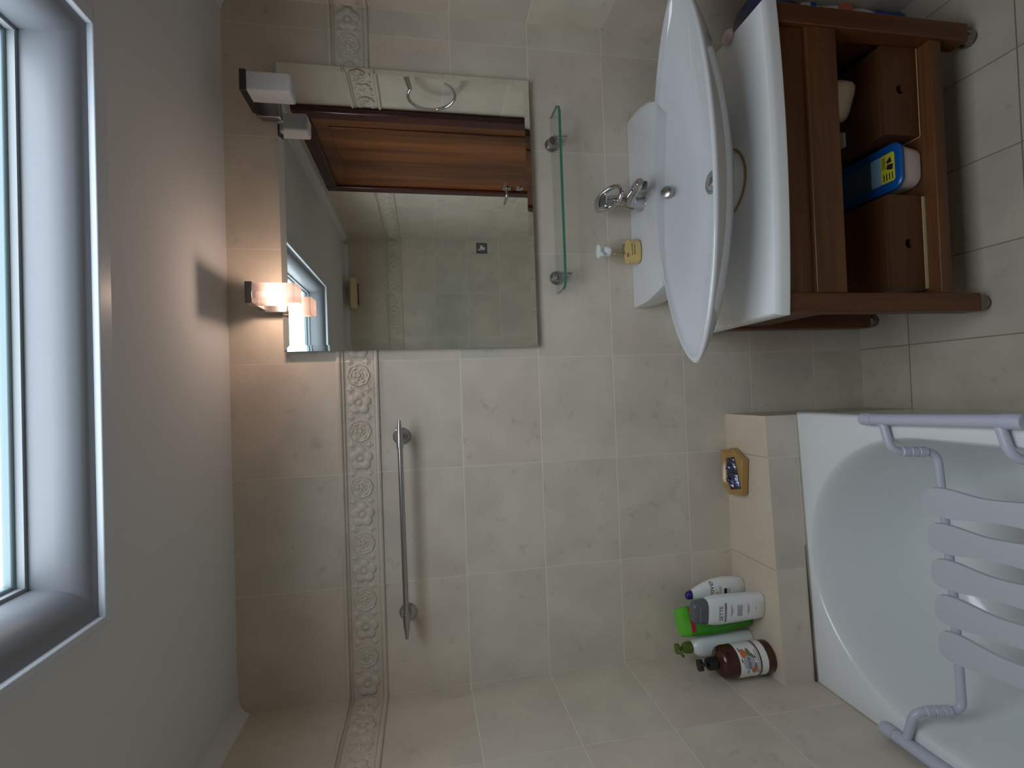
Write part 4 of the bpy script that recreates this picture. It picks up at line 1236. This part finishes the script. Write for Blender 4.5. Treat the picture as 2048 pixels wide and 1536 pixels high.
def build_bottles():
    L = dict(world=False, smooth=True)
    # white shampoo bottle with a navy flip cap, teardrop outline
    t = thing('shampoo_bottle', 'white curved shampoo bottle with a small navy cap nearest the middle of the ledge', 'bottle', (0.226, -0.050, ZL), math.radians(-4))
    S = [(0.0, 0.024, 0.015, 0.0), (0.004, 0.029, 0.018, 0.0), (0.030, 0.0345, 0.0215, 0.001), (0.070, 0.0365, 0.0225, 0.001), (0.105, 0.0345, 0.0215, 0.0), (0.140, 0.028, 0.0185, -0.003), (0.165, 0.0205, 0.015, -0.007), (0.182, 0.0145, 0.012, -0.010)]
    obj('bottle_body', loft(S, 2.2), 'pl_white', t, **L)
    C = [(0.1822, 0.0145, 0.012, -0.010), (0.184, 0.0142, 0.0118, -0.0103), (0.196, 0.0120, 0.0102, -0.012), (0.199, 0.0095, 0.0085, -0.0125)]
    obj('cap', loft(C, 2.2), 'navy', t, **L)
    obj('printed_name', wrap(text_mesh('Dove', 0.024), S, 2.2, cx=0.004, cz=0.121), 'ink', t, **L)
    obj('gold_mark', wrap(art_disc(-0.004, 0.103, 0.005, 0.004), S, 2.2), 'gold', t, **L)
    obj('navy_panel', wrap(art_rect(-0.014, 0.010, 0.068, 0.079, 0.004), S, 2.2), 'ink', t, **L)
    for q in ((-0.018, 0.020, 0.093, 0.0015), (-0.016, 0.016, 0.089, 0.0015), (-0.012, 0.010, 0.062, 0.0012), (-0.012, 0.008, 0.059, 0.0012)):
        obj('small_print', wrap(art_lines([q]), S, 2.2), 'ink_grey', t, **L)
    # white and grey bottle in front
    t = thing('shower_gel_bottle', 'white bottle with a wide grey cap in front of the green bottle', 'bottle', (0.204, -0.143, ZL), math.radians(-6))
    S = [(0.0, 0.034, 0.018, 0.0), (0.004, 0.0385, 0.021, 0.0), (0.030, 0.0405, 0.0225, 0.0), (0.090, 0.0425, 0.023, 0.0), (0.140, 0.0440, 0.0235, 0.0), (0.165, 0.0435, 0.0235, 0.0), (0.186, 0.0395, 0.022, 0.0), (0.190, 0.038, 0.021, 0.0)]
    obj('bottle_body', loft(S, 3.0), 'pl_white', t, **L)
    C = [(0.1902, 0.0372, 0.0205, 0.0), (0.196, 0.0368, 0.0205, 0.0), (0.222, 0.0335, 0.0185, 0.0), (0.232, 0.0295, 0.0165, 0.0), (0.235, 0.025, 0.014, 0.0)]
    cp = obj('cap', loft(C, 3.6), 'pl_grey', t, **L)
    obj('cap_groove', wrap(art_lines([(-0.026, 0.026, 0.216, 0.0012)]), C, 3.6), 'ink_pale', cp, **L)
    obj('printed_name', wrap(text_mesh('SETTE', 0.0175), S, 3.0, cx=0.0, cz=0.150), 'ink', t, **L)
    obj('taupe_bar', wrap(art_lines([(0.006, 0.030, 0.133, 0.006)]), S, 3.0), 'ink_taupe', t, **L)
    obj('grey_bar', wrap(art_lines([(-0.029, 0.005, 0.133, 0.006)]), S, 3.0), 'ink_grey', t, **L)
    lines = [(-0.012, 0.022, 0.116, 0.0018), (-0.006, 0.014, 0.112, 0.0016)]
    lines += [(-0.016 + 0.002 * (k % 2), 0.022 - 0.003 * (k % 3), 0.094 - 0.0034 * k, 0.0016) for k in range(5)]
    lines += [(-0.012, 0.020, 0.060, 0.0016), (-0.008, 0.012, 0.0566, 0.0016), (-0.003, 0.010, 0.033, 0.0014)]
    for q in lines: obj('small_print', wrap(art_lines([q]), S, 3.0), 'ink_grey', t, **L)
    # green bottle
    t = thing('green_bottle', 'bright green square shouldered bottle with a crimson strip behind the grey capped bottle', 'bottle', (0.146, -0.078, ZL), math.radians(20))
    S = [(0.0, 0.025, 0.017, 0.0), (0.005, 0.030, 0.020, 0.0), (0.040, 0.036, 0.022, 0.0), (0.100, 0.0415, 0.0235, 0.0), (0.160, 0.0435, 0.024, 0.0), (0.200, 0.0435, 0.024, 0.0), (0.216, 0.0425, 0.0235, 0.0)]
    obj('bottle_body', loft(S, 4.5), 'pl_green', t, **L)
    C = [(0.2162, 0.0425, 0.0235, 0.0), (0.219, 0.043, 0.024, 0.0), (0.238, 0.0415, 0.023, 0.0), (0.246, 0.036, 0.019, 0.0)]
    obj('cap', loft(C, 4.5), 'pl_green2', t, **L)
    obj('crimson_strip', wrap(art_lines([(-0.030, 0.038, 0.2015, 0.014)]), S, 4.5), 'red', t, **L)
    # white pump bottle
    t = thing('lotion_bottle', 'slim white pump bottle with an olive green head between green and brown bottles', 'bottle', (0.066, -0.080, ZL), math.radians(10))
    S = [(0.0, 0.026, 0.022, 0.0), (0.005, 0.0305, 0.026, 0.0), (0.040, 0.032, 0.027, 0.0), (0.120, 0.032, 0.027, 0.0), (0.175, 0.031, 0.026, 0.0), (0.192, 0.026, 0.023, 0.0), (0.203, 0.0165, 0.016, 0.0), (0.207, 0.012, 0.012, 0.0)]
    obj('bottle_body', loft(S, 2.2), 'pl_white', t, **L)
    bm = bmesh.new()
    lathe(bm, [(0.0145, 0.2072), (0.0175, 0.209), (0.0180, 0.214), (0.0172, 0.221), (0.0150, 0.232), (0.0100, 0.236), (0.0052, 0.237), (0.0052, 0.248), (0.0070, 0.249)], (0, 0, 0), 28)
    cl = obj('pump_collar', bm, 'pl_olive', t, **L)
    bm = bmesh.new()
    prism(bm, rrect(-0.015, 0.015, -0.012, 0.012, 0.008), 0.2492, 0.258)
    tube(bm, [(0, -0.008, 0.2535), (-0.012, -0.034, 0.2525)], [0.0058, 0.0044], 12)
    obj('pump_head', bm, 'pl_olive', cl, **L)
    # brown pump bottle with a picture label
    t = thing('bath_foam_bottle', 'big dark brown pump bottle with white picture label in the ledge corner', 'bottle', (0.056, -0.164, ZL), math.radians(24))
    S = [(0.0, 0.040, 0.040, 0.0), (0.006, 0.0455, 0.0455, 0.0), (0.030, 0.0465, 0.0465, 0.0), (0.100, 0.0465, 0.0465, 0.0), (0.148, 0.0465, 0.0465, 0.0), (0.160, 0.043, 0.043, 0.0), (0.169, 0.034, 0.034, 0.0), (0.173, 0.020, 0.020, 0.0), (0.174, 0.016, 0.016, 0.0)]
    obj('bottle_body', loft(S, 2.0), 'pl_brown', t, **L)
    bm = bmesh.new(); lathe(bm, [(0.0470, 0.030), (0.0470, 0.122)], (0, 0, 0), 48, False, False); lb = obj('label', bm, 'paper', t, **L)
    bm = bmesh.new(); lathe(bm, [(0.0473, 0.052), (0.0473, 0.0565)], (0, 0, 0), 48, False, False); obj('brown_band', bm, 'pl_brown', lb, **L)
    bm = bmesh.new(); lathe(bm, [(0.0473, 0.0585), (0.0473, 0.0600)], (0, 0, 0), 48, False, False); obj('brown_line', bm, 'pl_brown', lb, **L)
    up = 0.0010
    obj('almond_picture', wrap(art_disc(0.018, 0.104, 0.013, 0.010), S, 2.0, up), 'orange', lb, **L)
    obj('almond_picture', wrap(art_disc(-0.024, 0.078, 0.010, 0.009), S, 2.0, up), 'orange', lb, **L)
    obj('leaf_picture', wrap(art_disc(0.020, 0.088, 0.012, 0.006), S, 2.0, up + 0.0003), 'leafgreen', lb, **L)
    obj('leaf_picture', wrap(art_disc(0.006, 0.079, 0.013, 0.004), S, 2.0, up + 0.0002), 'leafgreen', lb, **L)
    obj('vanilla_picture', wrap(art_lines([(0.024, 0.034, 0.112, 0.003)]), S, 2.0, up + 0.0004), 'ink', lb, **L)
    for q in ((-0.004, 0.006, 0.113, 0.003), (-0.034, -0.026, 0.096, 0.003), (0.004, 0.012, 0.071, 0.0025), (-0.018, -0.008, 0.0715, 0.0025)):
        obj('vanilla_picture', wrap(art_lines([q]), S, 2.0, up + 0.0004), 'ink', lb, **L)
    obj('round_emblem', wrap(art_disc(-0.006, 0.093, 0.0185, 0.0185, 32), S, 2.0, up + 0.0006), 'emblem', lb, **L)
    obj('emblem_name', wrap(text_mesh('care', 0.017), S, 2.0, up + 0.0010, cx=-0.006, cz=0.094), 'ink', lb, **L)
    obj('printed_name', wrap(text_mesh('BATH FOAM', 0.0110), S, 2.0, up + 0.0004, cx=-0.004, cz=0.0655), 'ink_taupe', lb, **L)
    bm = bmesh.new()
    lathe(bm, [(0.0165, 0.1742), (0.0185, 0.176), (0.0185, 0.198), (0.0165, 0.203), (0.0105, 0.206), (0.0060, 0.207), (0.0060, 0.220), (0.0075, 0.221)], (0, 0, 0), 28)
    cl = obj('pump_collar', bm, 'pl_black', t, **L)
    bm = bmesh.new()
    prism(bm, rrect(-0.016, 0.016, -0.013, 0.013, 0.009), 0.2212, 0.2315)
    tube(bm, [(0, -0.008, 0.2265), (0.004, -0.036, 0.2255)], [0.0062, 0.0048], 12)
    obj('pump_head', bm, 'pl_black', cl, **L)

def build_soap_dish():
    t = thing('soap_dish', 'amber resin soap dish with cut corners on the ledge by the bathtub', 'dish', (0.602, -0.058, ZL))
    def lv(s, z, k=1.0):
        pts = [(-0.075, 0.016), (-0.040, 0.053), (0.068, 0.053), (0.082, -0.004), (0.050, -0.062), (-0.066, -0.050)]
        return [(a * s, b * s, z) for a, b in pts]
    bm = bmesh.new()
    rings(bm, [lv(0.90, 0.0), lv(0.98, 0.004), lv(1.0, 0.026), lv(0.965, 0.0265), lv(0.84, 0.0165), lv(0.6, 0.0145)])
    obj('dish', bm, 'amber', t, bevel=0.0012, world=False)
    t2 = thing('foil_sachet', 'crumpled dark silver sachet lying in the amber soap dish', 'sachet', (0.598, -0.052, ZL + 0.0150))
    bm = bmesh.new()
    nx, ny = 14, 8
    top = []
    for j in range(ny + 1):
        for i in range(nx + 1):
            u, v = i / nx * 2 - 1, j / ny * 2 - 1
            x, y = u * 0.052, v * 0.024 * (1 - 0.15 * u)
            ca, sa = math.cos(0.22), math.sin(0.22)
            e = (1 - u ** 4) * (1 - v ** 4)
            z = 0.003 + 0.014 * e * (0.75 + 0.9 * mnoise.noise(Vector((u * 3.1, v * 2.3, 1.7)))) + 0.003 * random.uniform(-1, 1) * e
            top.append((x * ca - y * sa, x * sa + y * ca, max(0.0012, z)))
    tv = v_add(bm, top); bv = v_add(bm, [(a, b, 0.0004) for a, b, c in top])
    W = nx + 1
    for j in range(ny):
        for i in range(nx):
            q = (j * W + i, j * W + i + 1, (j + 1) * W + i + 1, (j + 1) * W + i)
            bm.faces.new([tv[k] for k in q]); bm.faces.new([bv[k] for k in reversed(q)])
    bd = [i for i in range(W)] + [j * W + nx for j in range(1, ny + 1)] + [ny * W + i for i in range(nx - 1, -1, -1)] + [j * W for j in range(ny - 1, 0, -1)]
    for k in range(len(bd)):
        a, b = bd[k], bd[(k + 1) % len(bd)]
        bm.faces.new((tv[a], bv[a], bv[b], tv[b]))
    obj('foil', bm, 'foil', t2, world=False)

# ------------------------------------------------------------------ build: large things first
build_room()
build_skylight()
build_door()
build_border()
build_bath()
build_vanity()
build_basin()
build_mirror()
build_seat()
build_lamps()
build_towel_bar()
build_shelf()
build_faucet()
build_soap_pump()
build_under_basin()
build_pack()
build_bottles()
build_soap_dish()
build_ring()
build_opposite()
